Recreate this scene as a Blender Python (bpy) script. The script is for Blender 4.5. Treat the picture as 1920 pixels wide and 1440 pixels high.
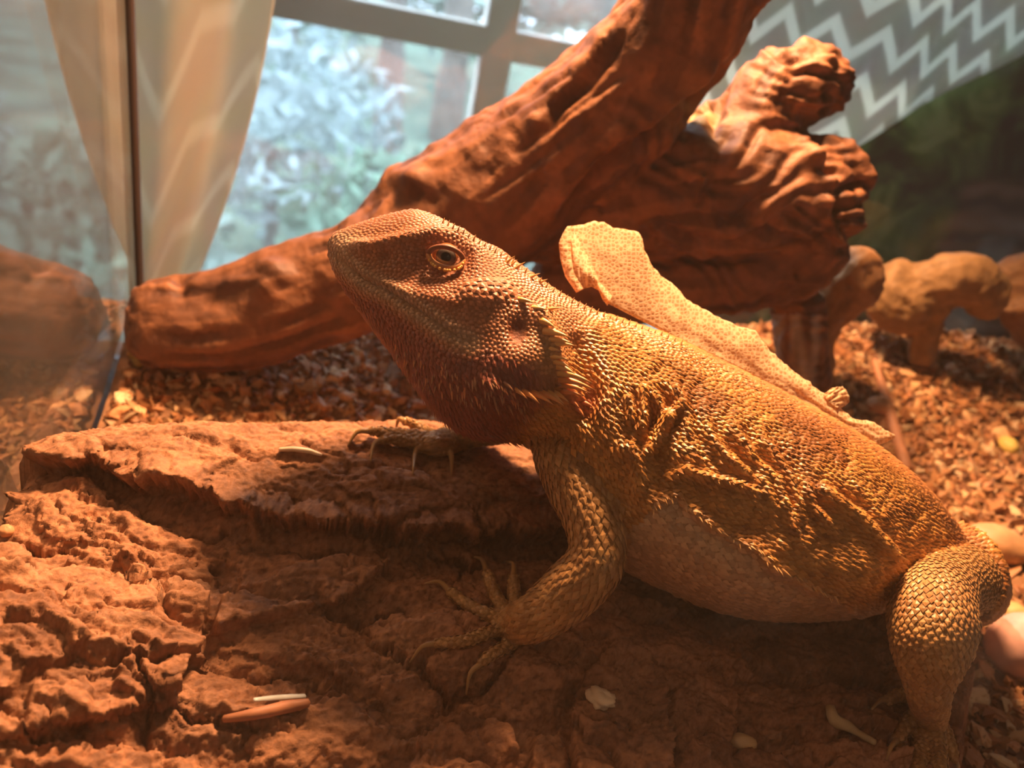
import bpy, math, random
import numpy as np
from mathutils import Matrix, Vector
from mathutils.kdtree import KDTree
from mathutils.bvhtree import BVHTree

for o in list(bpy.data.objects): bpy.data.objects.remove(o, do_unlink=True)
SC = bpy.context.scene
COL = SC.collection
RNG = np.random.default_rng(7)
U = 0.01                      # all lengths below are in centimetres; meshes are written in metres

# ------------------------------------------------------------------ camera
FPX = 1442.0                  # focal length in pixels of a 1920 x 1440 frame (26 mm equivalent phone lens)
CAM = np.array([0.0, 0.0, 18.0])
YAW, PITCH, ROLL = math.radians(18), math.radians(28), math.radians(12.7)
FWD = np.array([math.sin(YAW)*math.cos(PITCH), math.cos(YAW)*math.cos(PITCH), -math.sin(PITCH)])
_r = np.array([math.cos(YAW), -math.sin(YAW), 0.0]); _u = np.cross(_r, FWD)
RGT = _r*math.cos(ROLL) + _u*math.sin(ROLL)
UPV = _u*math.cos(ROLL) - _r*math.sin(ROLL)
cd = bpy.data.cameras.new('camera'); cam = bpy.data.objects.new('camera', cd); COL.objects.link(cam)
cam.matrix_world = Matrix(((RGT[0], UPV[0], -FWD[0], CAM[0]*U), (RGT[1], UPV[1], -FWD[1], CAM[1]*U),
                           (RGT[2], UPV[2], -FWD[2], CAM[2]*U), (0, 0, 0, 1)))
cd.sensor_fit = 'HORIZONTAL'; cd.sensor_width = 36.0; cd.lens = 36.0*FPX/1920.0
cd.clip_start = 0.002; cd.clip_end = 200
cd.dof.use_dof = True; cd.dof.focus_distance = 0.182; cd.dof.aperture_fstop = 13.0
SC.camera = cam

# ------------------------------------------------------------------ world, lamp, exposure
W = bpy.data.worlds.new('world'); SC.world = W; W.use_nodes = True
bg = W.node_tree.nodes['Background']; bg.inputs[0].default_value = (0.62, 0.80, 1.0, 1); bg.inputs[1].default_value = 5.2
sd_ = bpy.data.lights.new('sun_offscreen', 'SUN'); sd_.energy = 4.0; sd_.angle = 0.02; sd_.color = (1, 0.95, 0.85)
sun = bpy.data.objects.new('sun_offscreen', sd_); COL.objects.link(sun); sun.rotation_euler = (math.radians(50), 0, math.radians(-150))
LAMP = np.array([10.5, 32.0, 35.0])
ld = bpy.data.lights.new('heat_lamp_offscreen', 'SPOT'); ld.energy = 22.0; ld.color = (1.0, 0.53, 0.25)
ld.spot_size = math.radians(120); ld.spot_blend = 0.6; ld.shadow_soft_size = 0.03
lamp = bpy.data.objects.new('heat_lamp_offscreen', ld); COL.objects.link(lamp); lamp.location = LAMP*U
lamp.rotation_euler = (Vector((7, 18, 5)) - Vector(LAMP)).to_track_quat('-Z', 'Y').to_euler()
SC.view_settings.view_transform = 'Standard'; SC.view_settings.look = 'None'
SC.view_settings.gamma = 1.0; SC.view_settings.use_curve_mapping = False
SC.view_settings.exposure = 0.0

# ------------------------------------------------------------------ helpers
def ray(px, py):
    px = np.asarray(px, float); py = np.asarray(py, float)
    return FWD + RGT*((px-960)/FPX)[..., None] - UPV*((py-720)/FPX)[..., None]
def P(px, py, d): return CAM + ray(px, py)*np.asarray(d, float)[..., None]
def Pz(px, py, z):
    r = ray(px, py); d = (np.asarray(z, float)-CAM[2])/r[..., 2]
    return CAM + r*d[..., None]
def PY(px, py, y):
    r = ray(px, py); d = (y-CAM[1])/r[..., 1]
    return CAM + r*np.asarray(d)[..., None]
def proj(v):
    d = np.asarray(v)-CAM; w = d@FWD
    return 960+FPX*(d@RGT)/w, 720-FPX*(d@UPV)/w, w
def cm(px, d): return px*d/FPX

_perm = np.random.default_rng(3).permutation(256); _perm = np.concatenate([_perm, _perm, _perm])
_grad = np.random.default_rng(4).normal(size=(256, 3)); _grad /= np.linalg.norm(_grad, axis=1)[:, None]
def noise(p):
    p = np.asarray(p, float); i = np.floor(p).astype(int); f = p-i; i &= 255
    u = f*f*f*(f*(f*6-15)+10); out = 0
    for dx in (0, 1):
        wx = u[:, 0] if dx else 1-u[:, 0]
        for dy in (0, 1):
            wy = u[:, 1] if dy else 1-u[:, 1]
            for dz in (0, 1):
                wz = u[:, 2] if dz else 1-u[:, 2]
                h = _perm[_perm[_perm[(i[:, 0]+dx) & 255]+((i[:, 1]+dy) & 255)]+((i[:, 2]+dz) & 255)]
                g = _grad[h]
                out = out + wx*wy*wz*(g[:, 0]*(f[:, 0]-dx)+g[:, 1]*(f[:, 1]-dy)+g[:, 2]*(f[:, 2]-dz))
    return out*1.5
def fbm(p, o=4, g=0.5):
    p = np.asarray(p, float); a = 1.0; s = 0; n = 0
    for k in range(o):
        s = s + a*noise(p*2.03**k + 17.3*k); n += a; a *= g
    return s/n
def sstep(a, b, x):
    t = np.clip((x-a)/(b-a), 0, 1); return t*t*(3-2*t)
def catmull(pts, n):
    pts = np.asarray(pts, float); m = len(pts)
    t = np.linspace(0, m-1, n); i = np.clip(np.floor(t).astype(int), 0, m-2); f = (t-i)[:, None]
    p1 = pts[i]; p2 = pts[i+1]
    p0 = np.where((i > 0)[:, None], pts[np.maximum(i-1, 0)], 2*p1-p2); p3 = np.where((i < m-2)[:, None], pts[np.minimum(i+2, m-1)], 2*p2-p1)
    return 0.5*(2*p1+(p2-p0)*f+(2*p0-5*p1+4*p2-p3)*f*f+(3*p1-p0-3*p2+p3)*f**3)
def polydist(x, y, line):
    """distance from points to a polyline, signed side and fraction along it"""
    line = np.asarray(line, float); best = np.full(x.shape, 1e9); side = np.zeros(x.shape); fr = np.zeros(x.shape)
    L = np.concatenate([[0], np.cumsum(np.hypot(*np.diff(line, axis=0).T))])
    for k in range(len(line)-1):
        a = line[k]; b = line[k+1]; ab = b-a; q = ab@ab
        t = np.clip(((x-a[0])*ab[0]+(y-a[1])*ab[1])/q, 0, 1)
        dx = x-a[0]-t*ab[0]; dy = y-a[1]-t*ab[1]; d = np.hypot(dx, dy)
        m = d < best; best = np.where(m, d, best); side = np.where(m, np.sign(ab[0]*(y-a[1])-ab[1]*(x-a[0])), side)
        fr = np.where(m, (L[k]+t*math.sqrt(q))/L[-1], fr)
    return best, side, fr
def inpoly(x, y, poly):
    poly = np.asarray(poly, float); r = np.zeros(x.shape, bool); n = len(poly)
    for k in range(n):
        x1, y1 = poly[k]; x2, y2 = poly[(k+1) % n]
        c = ((y1 > y) != (y2 > y)) & (x < (x2-x1)*(y-y1)/(y2-y1+1e-12)+x1); r ^= c
    return r
def sdpoly(x, y, poly):
    d, _, _ = polydist(x, y, list(poly)+[poly[0]]); return np.where(inpoly(x, y, poly), d, -d)

def mesh_np(name, V, Fc, col=None, smooth=True, uv=None):
    """numpy verts (cm) and faces (list or array; -1 pads) -> mesh in metres"""
    me = bpy.data.meshes.new(name); V = np.asarray(V, float)
    if isinstance(Fc, np.ndarray):
        n, k = Fc.shape
        me.vertices.add(len(V)); me.vertices.foreach_set('co', (V*U).ravel())
        me.loops.add(n*k); me.loops.foreach_set('vertex_index', Fc.ravel().astype(np.int32))
        me.polygons.add(n); me.polygons.foreach_set('loop_start', np.arange(0, n*k, k, dtype=np.int32))
        try: me.polygons.foreach_set('loop_total', np.full(n, k, np.int32))
        except Exception: pass
        me.update(calc_edges=True); me.validate()
    else:
        me.from_pydata((V*U).tolist(), [], [list(f) for f in Fc]); me.update()
    me.polygons.foreach_set('use_smooth', np.full(len(me.polygons), bool(smooth)))
    if col is not None:
        a = me.color_attributes.new('Col', 'FLOAT_COLOR', 'POINT')
        c = np.ones((len(V), 4)); c[:, :3] = col; a.data.foreach_set('color', c.ravel())
    if uv is not None:
        l = me.uv_layers.new(name='UVMap'); idx = np.empty(len(me.loops), np.int32); me.loops.foreach_get('vertex_index', idx)
        l.data.foreach_set('uv', np.asarray(uv, float)[idx].ravel())
    return me
def obj(name, me, mat=None, parent=None, loc=None):
    o = bpy.data.objects.new(name, me); COL.objects.link(o)
    if mat is not None and me is not None and not me.materials: me.materials.append(mat)
    if loc is not None: o.location = Vector(np.asarray(loc)*U)
    if parent is not None: o.parent = parent
    return o
def tag(o, label, cat, group=None, kind=None):
    if label: o['label'] = label
    if cat: o['category'] = cat
    if group: o['group'] = group
    if kind: o['kind'] = kind
    return o
def structure(o, label=None, cat=None):
    o['kind'] = 'structure'
    if label: o['label'] = label
    if cat: o['category'] = cat
    return o
def box_np(x0, x1, y0, y1, z0, z1):
    V = np.array([[x, y, z] for z in (z0, z1) for y in (y0, y1) for x in (x0, x1)], float)
    Fq = np.array([[0, 2, 3, 1], [4, 5, 7, 6], [0, 1, 5, 4], [2, 6, 7, 3], [0, 4, 6, 2], [1, 3, 7, 5]])
    return V, Fq
def tube_np(C, r, nseg=12, up=None, flat=1.0, closed=True):
    """tube along centres C with radii r (cm); returns verts, quads(+ caps as degenerate quads)"""
    C = np.asarray(C, float); r = np.broadcast_to(np.asarray(r, float), (len(C),)); n = len(C)
    T = np.gradient(C, axis=0); T /= np.linalg.norm(T, axis=1)[:, None]+1e-12
    up = np.array([0, 0, 1.0]) if up is None else np.asarray(up, float)
    A = up-T*(T@up)[:, None]; nn = np.linalg.norm(A, axis=1); bad = nn < 0.05
    if bad.any(): A[bad] = np.cross(T[bad], [1.0, 0.3, 0])
    A /= np.linalg.norm(A, axis=1)[:, None]; B = np.cross(T, A)
    ph = np.linspace(0, 2*np.pi, nseg, endpoint=False)
    V = C[:, None]+r[:, None, None]*(flat*np.cos(ph)[None, :, None]*A[:, None]+np.sin(ph)[None, :, None]*B[:, None])
    V = V.reshape(-1, 3); i = np.arange(n-1)[:, None]; j = np.arange(nseg)[None]; j2 = (j+1) % nseg
    Fq = np.stack([i*nseg+j, i*nseg+j2, (i+1)*nseg+j2, (i+1)*nseg+j], -1).reshape(-1, 4)
    if closed:
        V = np.concatenate([V, C[:1]-T[:1]*r[0]*0.6, C[-1:]+T[-1:]*r[-1]*0.6]); a = n*nseg; b = a+1
        j = np.arange(nseg); j2 = (j+1) % nseg
        Fq = np.concatenate([Fq, np.stack([j2, j, np.full(nseg, a), np.full(nseg, a)], -1),
                             np.stack([(n-1)*nseg+j, (n-1)*nseg+j2, np.full(nseg, b), np.full(nseg, b)], -1)])
    return V, Fq, T
def quads_to_faces(Fq): return [tuple(dict.fromkeys(f)) for f in Fq.tolist()]
def remesh(V, Fl, voxel, smooth_it=4, lam=0.5):
    me = bpy.data.meshes.new('tmp'); me.from_pydata(np.asarray(V).tolist(), [], Fl); me.update()
    o = bpy.data.objects.new('tmp', me); COL.objects.link(o)
    m = o.modifiers.new('r', 'REMESH'); m.mode = 'VOXEL'; m.voxel_size = voxel; m.adaptivity = 0
    dg = bpy.context.evaluated_depsgraph_get(); dg.update(); ev = o.evaluated_get(dg); e = bpy.data.meshes.new_from_object(ev)
    n = len(e.vertices); v = np.empty(n*3); e.vertices.foreach_get('co', v); v = v.reshape(-1, 3)
    ed = np.empty(len(e.edges)*2, np.int32); e.edges.foreach_get('vertices', ed); ed = ed.reshape(-1, 2)
    k = len(e.loops); q = np.empty(k, np.int32); e.loops.foreach_get('vertex_index', q)
    lt = np.empty(len(e.polygons), np.int32); e.polygons.foreach_get('loop_total', lt)
    if (lt == 4).all(): F_ = q.reshape(-1, 4)
    else:
        F_ = np.array([list(p.vertices) if len(p.vertices) == 4 else list(p.vertices)[:3]+[p.vertices[2]] for p in e.polygons])
    bpy.data.objects.remove(o); bpy.data.meshes.remove(me); bpy.data.meshes.remove(e)
    for _ in range(smooth_it): v = relax(v, ed, lam)
    return v, F_, ed
def relax(v, ed, lam=0.5):
    n = len(v); cnt = np.bincount(ed.ravel(), minlength=n); s = np.zeros_like(v)
    for a in range(3):
        s[:, a] = np.bincount(ed[:, 0], v[ed[:, 1], a], n)+np.bincount(ed[:, 1], v[ed[:, 0], a], n)
    return v+lam*(s/np.maximum(cnt, 1)[:, None]-v)
def vnormals(v, F_):
    a = v[F_[:, 2]]-v[F_[:, 0]]; b = v[F_[:, 3]]-v[F_[:, 1]]; fn = np.cross(a, b); N = np.zeros_like(v)
    for k in range(4):
        for c in range(3): N[:, c] += np.bincount(F_[:, k], fn[:, c], len(v))
    return N/(np.linalg.norm(N, axis=1)[:, None]+1e-12)

# ------------------------------------------------------------------ materials
def new_mat(name):
    m = bpy.data.materials.new(name); m.use_nodes = True; nt = m.node_tree
    return m, nt, nt.nodes['Principled BSDF']
def N_(nt, typ, **kw):
    n = nt.nodes.new(typ)
    for k, v in kw.items():
        if k in n.inputs: n.inputs[k].default_value = v
        else: setattr(n, k, v)
    return n
def L_(nt, a, b): nt.links.new(a, b)
def ramp(nt, fac, stops):
    r = nt.nodes.new('ShaderNodeValToRGB'); e = r.color_ramp.elements
    while len(e) < len(stops): e.new(0.5)
    for k, (p, c) in enumerate(stops): e[k].position = p; e[k].color = (*c, 1)
    L_(nt, fac, r.inputs[0]); return r.outputs[0]
def mixc(nt, fac, a, b, mode='MIX'):
    m = nt.nodes.new('ShaderNodeMix'); m.data_type = 'RGBA'; m.blend_type = mode
    for s, v in ((0, fac), (6, a), (7, b)):
        if hasattr(v, 'type') and hasattr(v, 'links'): L_(nt, v, m.inputs[s])
        else: m.inputs[s].default_value = v if s == 0 else (*v, 1)
    return m.outputs[2]
def bump(nt, bs, h, dist, strength=1.0):
    b = N_(nt, 'ShaderNodeBump', Strength=strength, Distance=dist); L_(nt, h, b.inputs['Height']); L_(nt, b.outputs[0], bs.inputs['Normal'])
def simple(name, col, rough=0.6, noise_scale=0, var=0.25, bump_d=0, spec=0.5):
    m, nt, bs = new_mat(name); bs.inputs['Roughness'].default_value = rough; bs.inputs['Specular IOR Level'].default_value = spec
    if noise_scale:
        tc = N_(nt, 'ShaderNodeTexCoord'); nz = N_(nt, 'ShaderNodeTexNoise', Scale=noise_scale, Detail=5.0); L_(nt, tc.outputs['Object'], nz.inputs['Vector'])
        c = np.array(col); L_(nt, ramp(nt, nz.outputs[0], [(0.3, tuple(c*(1-var))), (0.7, tuple(np.minimum(c*(1+var), 1)))]), bs.inputs['Base Color'])
        if bump_d: bump(nt, bs, nz.outputs[0], bump_d)
    else: bs.inputs['Base Color'].default_value = (*col, 1)
    return m
def vcol_mat(name, rough=0.55, spec=0.4, nscale=0, nvar=0.3, bump_d=0, sss=0):
    m, nt, bs = new_mat(name); a = N_(nt, 'ShaderNodeVertexColor', layer_name='Col'); out = a.outputs[0]
    bs.inputs['Roughness'].default_value = rough; bs.inputs['Specular IOR Level'].default_value = spec
    if nscale:
        tc = N_(nt, 'ShaderNodeTexCoord'); nz = N_(nt, 'ShaderNodeTexNoise', Scale=nscale, Detail=4.0); L_(nt, tc.outputs['Object'], nz.inputs['Vector'])
        g = ramp(nt, nz.outputs[0], [(0.3, (1-nvar,)*3), (0.7, (1,)*3)]); out = mixc(nt, 1.0, out, g, 'MULTIPLY')
        if bump_d: bump(nt, bs, nz.outputs[0], bump_d)
    L_(nt, out, bs.inputs['Base Color']); return m
# ------------------------------------------------------------------ room, window and what lies outside
def box(name, x0, x1, y0, y1, z0, z1, mat, parent=None, bevel=0):
    V, Fq = box_np(x0, x1, y0, y1, z0, z1); o = obj(name, mesh_np(name, V, Fq, smooth=False), mat, parent)
    if bevel: b = o.modifiers.new('b', 'BEVEL'); b.width = bevel*U; b.segments = 2
    return o
wall_m = simple('room_plaster', (.55, .50, .44), .9, 6, .08); white_m = simple('window_paint', (.86, .86, .84), .45, 30, .03); floor_m = simple('floor_boards', (.22, .13, .08), .6, 8, .3)
WX0, WX1, WZ0, WZ1, WY = -17.0, 90.0, -34.0, 92.0, 75.0
wl = structure(obj('wall_back', None), 'plaster wall around the tall window', 'wall')
for a in [(-130, WX0-3, WY, WY+9, -75, 150), (WX1+3, 170, WY, WY+9, -75, 150), (WX0-3, WX1+3, WY, WY+9, WZ1+3, 150), (WX0-3, WX1+3, WY, WY+9, -75, WZ0-3)]:
    box('wall_panel', *a, wall_m, wl)
structure(box('wall_left', -134, -130, -150, WY+9, -75, 150, wall_m), 'plain wall at the side of the room', 'wall'); structure(box('wall_right', 170, 174, -150, WY+9, -75, 150, wall_m), 'plain wall beside the curtained window', 'wall')
structure(box('wall_front', -134, 174, -154, -150, -75, 150, wall_m), 'plain wall opposite the window', 'wall'); structure(box('ceiling', -134, 174, -154, WY+9, 150, 154, wall_m), 'plain room ceiling', 'ceiling')
structure(box('floor', -134, 174, -154, WY+9, -79, -75, floor_m), 'brown room floor', 'floor')
win = structure(obj('window_1', None), 'white framed window with muntin bars behind the terrarium', 'window')
for a in [(WX0-3, WX0, WZ0-3, WZ1+3), (WX1, WX1+3, WZ0-3, WZ1+3)]: box('window_frame', a[0], a[1], WY-1, WY+6, a[2], a[3], white_m, win, .3)
for a in [(WZ0-3, WZ0), (WZ1, WZ1+3)]: box('window_frame', WX0, WX1, WY-1, WY+6, a[0], a[1], white_m, win, .3)
vb = [16.0+36*k for k in range(3)]; hb = [11.5-41, 11.5, 11.5+41]
for x in vb: box('muntin_bar', x-1.5, x+1.5, WY, WY+2.2, WZ0, WZ1, white_m, win, .25)
for z in hb:
    if WZ0 < z < WZ1: box('muntin_bar', WX0, WX1, WY+.05, WY+2.15, z-1.35, z+1.35, white_m, win, .25)
def glass(name, base=.045, power=5.0, tint=(1, 1, 1), dust=.0, dust_scale=60, dust_col=(.8, .82, .85)):
    m, nt, bs = new_mat(name); nt.nodes.remove(bs); out = nt.nodes['Material Output']
    lw = N_(nt, 'ShaderNodeLayerWeight', Blend=.5); pw = N_(nt, 'ShaderNodeMath', operation='POWER'); L_(nt, lw.outputs['Facing'], pw.inputs[0]); pw.inputs[1].default_value = power
    mu = N_(nt, 'ShaderNodeMath', operation='MULTIPLY_ADD'); L_(nt, pw.outputs[0], mu.inputs[0]); mu.inputs[1].default_value = 1-base; mu.inputs[2].default_value = base
    tr = N_(nt, 'ShaderNodeBsdfTransparent'); tr.inputs[0].default_value = (*tint, 1); gl = N_(nt, 'ShaderNodeBsdfGlossy', Roughness=.0)
    mx = N_(nt, 'ShaderNodeMixShader'); L_(nt, mu.outputs[0], mx.inputs[0]); L_(nt, tr.outputs[0], mx.inputs[1]); L_(nt, gl.outputs[0], mx.inputs[2]); res = mx.outputs[0]
    if dust:
        tc = N_(nt, 'ShaderNodeTexCoord'); nz = N_(nt, 'ShaderNodeTexNoise', Scale=dust_scale, Detail=6.0); L_(nt, tc.outputs['Object'], nz.inputs['Vector'])
        mr = N_(nt, 'ShaderNodeMapRange'); L_(nt, nz.outputs[0], mr.inputs[0]); mr.inputs[1].default_value = .3; mr.inputs[2].default_value = .75; mr.inputs[3].default_value = dust*.5; mr.inputs[4].default_value = dust*1.8
        df = N_(nt, 'ShaderNodeBsdfDiffuse'); df.inputs[0].default_value = (*dust_col, 1); tl_ = N_(nt, 'ShaderNodeBsdfTranslucent'); tl_.inputs[0].default_value = (*dust_col, 1)
        ad = N_(nt, 'ShaderNodeMixShader'); ad.inputs[0].default_value = .5; L_(nt, df.outputs[0], ad.inputs[1]); L_(nt, tl_.outputs[0], ad.inputs[2])
        m2 = N_(nt, 'ShaderNodeMixShader'); L_(nt, mr.outputs[0], m2.inputs[0]); L_(nt, res, m2.inputs[1]); L_(nt, ad.outputs[0], m2.inputs[2]); res = m2.outputs[0]
    L_(nt, res, out.inputs['Surface']); return m
winglass = glass('window_glass', .05, 5, (.97, .99, 1), .07, 3.0, (.85, .86, .86))
xs = [WX0]+vb+[WX1]; zs = [WZ0]+[z for z in hb if WZ0 < z < WZ1]+[WZ1]
for i in range(len(xs)-1):
    for j in range(len(zs)-1): box('pane', xs[i]+1.4, xs[i+1]-1.4, WY+.9, WY+1.2, zs[j]+1.3, zs[j+1]-1.3, winglass, win)
# garden: hazy blue-green lawn, hedge bushes and trees some metres away
def grid_np(xs, ys, zf):
    X, Y = np.meshgrid(xs, ys); sh = X.shape; x = X.ravel(); y = Y.ravel(); V = np.stack([x, y, zf(x, y)], -1); i = (np.arange(sh[0]-1)[:, None]*sh[1]+np.arange(sh[1]-1)[None]).ravel()
    return V, np.stack([i, i+1, i+1+sh[1], i+sh[1]], -1)
lawn_m = simple('lawn', (.13, .20, .15), .9, 1.6, .5)
V, Fq = grid_np(np.linspace(-1400, 1400, 60), np.linspace(90, 2600, 60), lambda x, y: -150+18*fbm(np.stack([x*.004, y*.004, 0*x], -1), 3)-y*.02)
tag(obj('lawn', mesh_np('lawn', V, Fq), lawn_m), 'pale garden lawn seen through the window', 'lawn', kind='stuff')
leaf_m = simple('garden_leaf', (.16, .27, .19), .7, 2.5, .5); leaf2_m = simple('garden_leaf_pale', (.36, .46, .40), .7, 2.5, .35); leaf3_m = simple('garden_leaf_silver', (.46, .55, .56), .6, 2.5, .3); trunk_m = simple('garden_trunk', (.22, .18, .16), .9, 6, .3)
def leaves_np(c, rad3, n, size, seed):
    g = np.random.default_rng(seed); d = g.normal(size=(n, 3)); d /= np.linalg.norm(d, axis=1)[:, None]; p = np.asarray(c)+d*np.asarray(rad3)*(g.random((n, 1))**.35)*(1+.25*noise(d*2.3+seed)[:, None])
    a = g.normal(size=(n, 3)); a /= np.linalg.norm(a, axis=1)[:, None]; b = np.cross(a, g.normal(size=(n, 3))); b /= np.linalg.norm(b, axis=1)[:, None]
    s = size*g.uniform(.6, 1.3, (n, 1)); V = np.stack([p-a*s, p+b*s*.45, p+a*s, p-b*s*.45], 1).reshape(-1, 3); k = np.arange(n)[:, None]*4
    return V, k+np.arange(4)[None]
def garden_plant(name, label, cat, x, y, z0, h, w, leafm, seed, trunk=True, grp=None):
    r = obj(name, None, loc=(x, y, z0)); tag(r, label, cat, grp)
    if trunk:
        k = np.linspace(0, 1, 8); C = np.stack([8*np.sin(k*3+seed), 6*np.cos(k*2+seed), k*h*.75], -1); V, Fq, _ = tube_np(C, w*.10*(1.15-.7*k), 10); obj('trunk', mesh_np('trunk', V, quads_to_faces(Fq)), trunk_m, r)
    else:
        k = np.linspace(0, 1, 6); V, Fq, _ = tube_np(np.stack([3*np.sin(k*2+seed), 0*k, k*h*.5-3], -1), w*.03*(1.2-.6*k), 8); obj('stem', mesh_np('stem', V, quads_to_faces(Fq)), trunk_m, r)
    V, Fq = leaves_np((0, 0, h*(.72 if trunk else .52)), (w*.5, w*.5, h*(.26 if trunk else .42)), 1100, 8 if trunk else 7, seed); o = obj('foliage', mesh_np('foliage', V, Fq, smooth=False), leafm, r); o['kind'] = 'stuff'
def gz(x, y): return float(-150+18*fbm(np.array([[x*.004, y*.004, 0.]]), 3)[0]-y*.02)+1
for k, (x, y, h, w, lm, lab) in enumerate([(-150, 760, 560, 150, leaf_m, 'dark leafy garden tree standing outside the window'), (140, 900, 600, 170, leaf2_m, 'pale leafy garden tree farther across the lawn'), (60, 640, 460, 110, leaf2_m, 'slender pale garden tree beside the dark one'), (420, 760, 540, 200, leaf_m, 'broad dark garden tree behind the chevron curtain')]):
    garden_plant('garden_tree', lab, 'tree', x, y, gz(x, y), h, w, lm, k+1)
for k, (x, y, h, w, lm, lab) in enumerate([(-80, 290, 110, 110, leaf2_m, 'pale rounded bush near the window on the lawn'), (45, 340, 95, 110, leaf_m, 'dark low bush on the lawn before the trees'), (165, 370, 120, 110, leaf2_m, 'pale bush on the lawn behind the driftwood'), (-190, 380, 130, 140, leaf_m, 'tall dark bush at the side of the lawn'), (-20, 470, 140, 150, leaf3_m, 'silvery spreading bush between the garden trees'), (90, 230, 60, 90, leaf3_m, 'low silvery bush nearest the window glass'), (320, 540, 150, 160, leaf3_m, 'tall silvery bush behind the pale one')]):
    garden_plant('garden_bush', lab, 'bush', x, y, gz(x, y), h, w, lm, k+11, False)

hz_ = gz(150, 1500); hr_ = obj('garden_hedge', None, loc=(150, 1500, hz_)); tag(hr_, 'long grey-green hedge closing off the far end of the lawn', 'hedge')
V, Fq = leaves_np((0, 0, 325), (1100, 60, 290), 6000, 30, 77); o = obj('foliage', mesh_np('foliage', V, Fq, smooth=False), leaf2_m, hr_); o['kind'] = 'stuff'
V, Fq, _ = tube_np(np.array([[-900., 0, 150], [-300, 0, 160], [300, 0, 160], [900, 0, 150]]), np.array([40., 42, 42, 40]), 10); obj('branchwork', mesh_np('branchwork', V, quads_to_faces(Fq)), trunk_m, hr_)
for x in (-800, -500, -200, 100, 400, 700):
    V, Fq, _ = tube_np(np.array([[x, 0., gz(150+x, 1500)-hz_-6], [x+8, 0, 60], [x, 0, 160]]), np.array([16., 14, 12]), 10); obj('stem', mesh_np('stem', V, quads_to_faces(Fq)), trunk_m, hr_)

# ------------------------------------------------------------------ terrarium
TX0, TX1, TY0, TY1, TZ0, TZ1 = -6.8, 62.0, 4.0, 33.7, -1.0, 33.0
tab_m = simple('table_wood', (.25, .15, .09), .5, 10, .25)
tb = obj('low_table', None, loc=(24, 22, -75)); tag(tb, 'brown wooden table carrying the glass terrarium', 'table')
def tbox(n, x0, x1, y0, y1, z0, z1): return box(n, x0-24, x1-24, y0-22, y1-22, z0+75, z1+75, tab_m, tb, .3)
tbox('table_top', -10, 66, 0.5, 37, -4.2, -1.7)
for x in (-9, 60):
    for y in (3, 32): tbox('leg', x, x+4, y, y+4, -75, -4.2)
terr = obj('glass_terrarium', None, loc=(24, 23, -1)); tag(terr, 'clear glass terrarium with dark silicone seam holding the lizard', 'terrarium')
tk_glass = glass('tank_glass', .05, 4.0, (.985, .99, .985), .025, 25, (.75, .72, .66)); side_glass = glass('tank_side_glass', .08, 3.6, (.93, .93, .92), .045, 18, (.62, .54, .44)); front_glass = glass('tank_front_glass', .02, 5.0, (.995, .995, .995), .004, 30, (.8, .7, .6))
sil_m = simple('silicone', (.045, .03, .025), .35); base_m = simple('tank_base', (.05, .045, .04), .5)
def gbox(n, x0, x1, y0, y1, z0, z1, m): return box(n, x0-24, x1-24, y0-23, y1-23, z0+1, z1+1, m, terr)
gbox('back_pane', TX0, TX1, TY1, TY1+.4, TZ0, TZ1, tk_glass); gbox('side_pane', TX0-.45, TX0-.05, TY0, TY1, TZ0, TZ1, side_glass); gbox('side_pane', TX1, TX1+.4, TY0, TY1, TZ0, TZ1, tk_glass)
gbox('front_pane', TX0, TX1, TY0-.4, TY0, TZ0, TZ1, front_glass); gbox('base_plate', TX0-.5, TX1+.5, TY0-.5, TY1+.5, TZ0-.7, TZ0-.02, base_m)
k = np.linspace(TZ0, TZ1, 12)
for x in (TX0+.1, TX1-.1):
    V, Fq, _ = tube_np(np.stack([0*k+x-24, 0*k+TY1-.1-23, k+1], -1), np.full(12, .17), 10, up=(1, 0, 0)); obj('silicone_seam', mesh_np('silicone_seam', V, quads_to_faces(Fq)), sil_m, terr)

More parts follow.
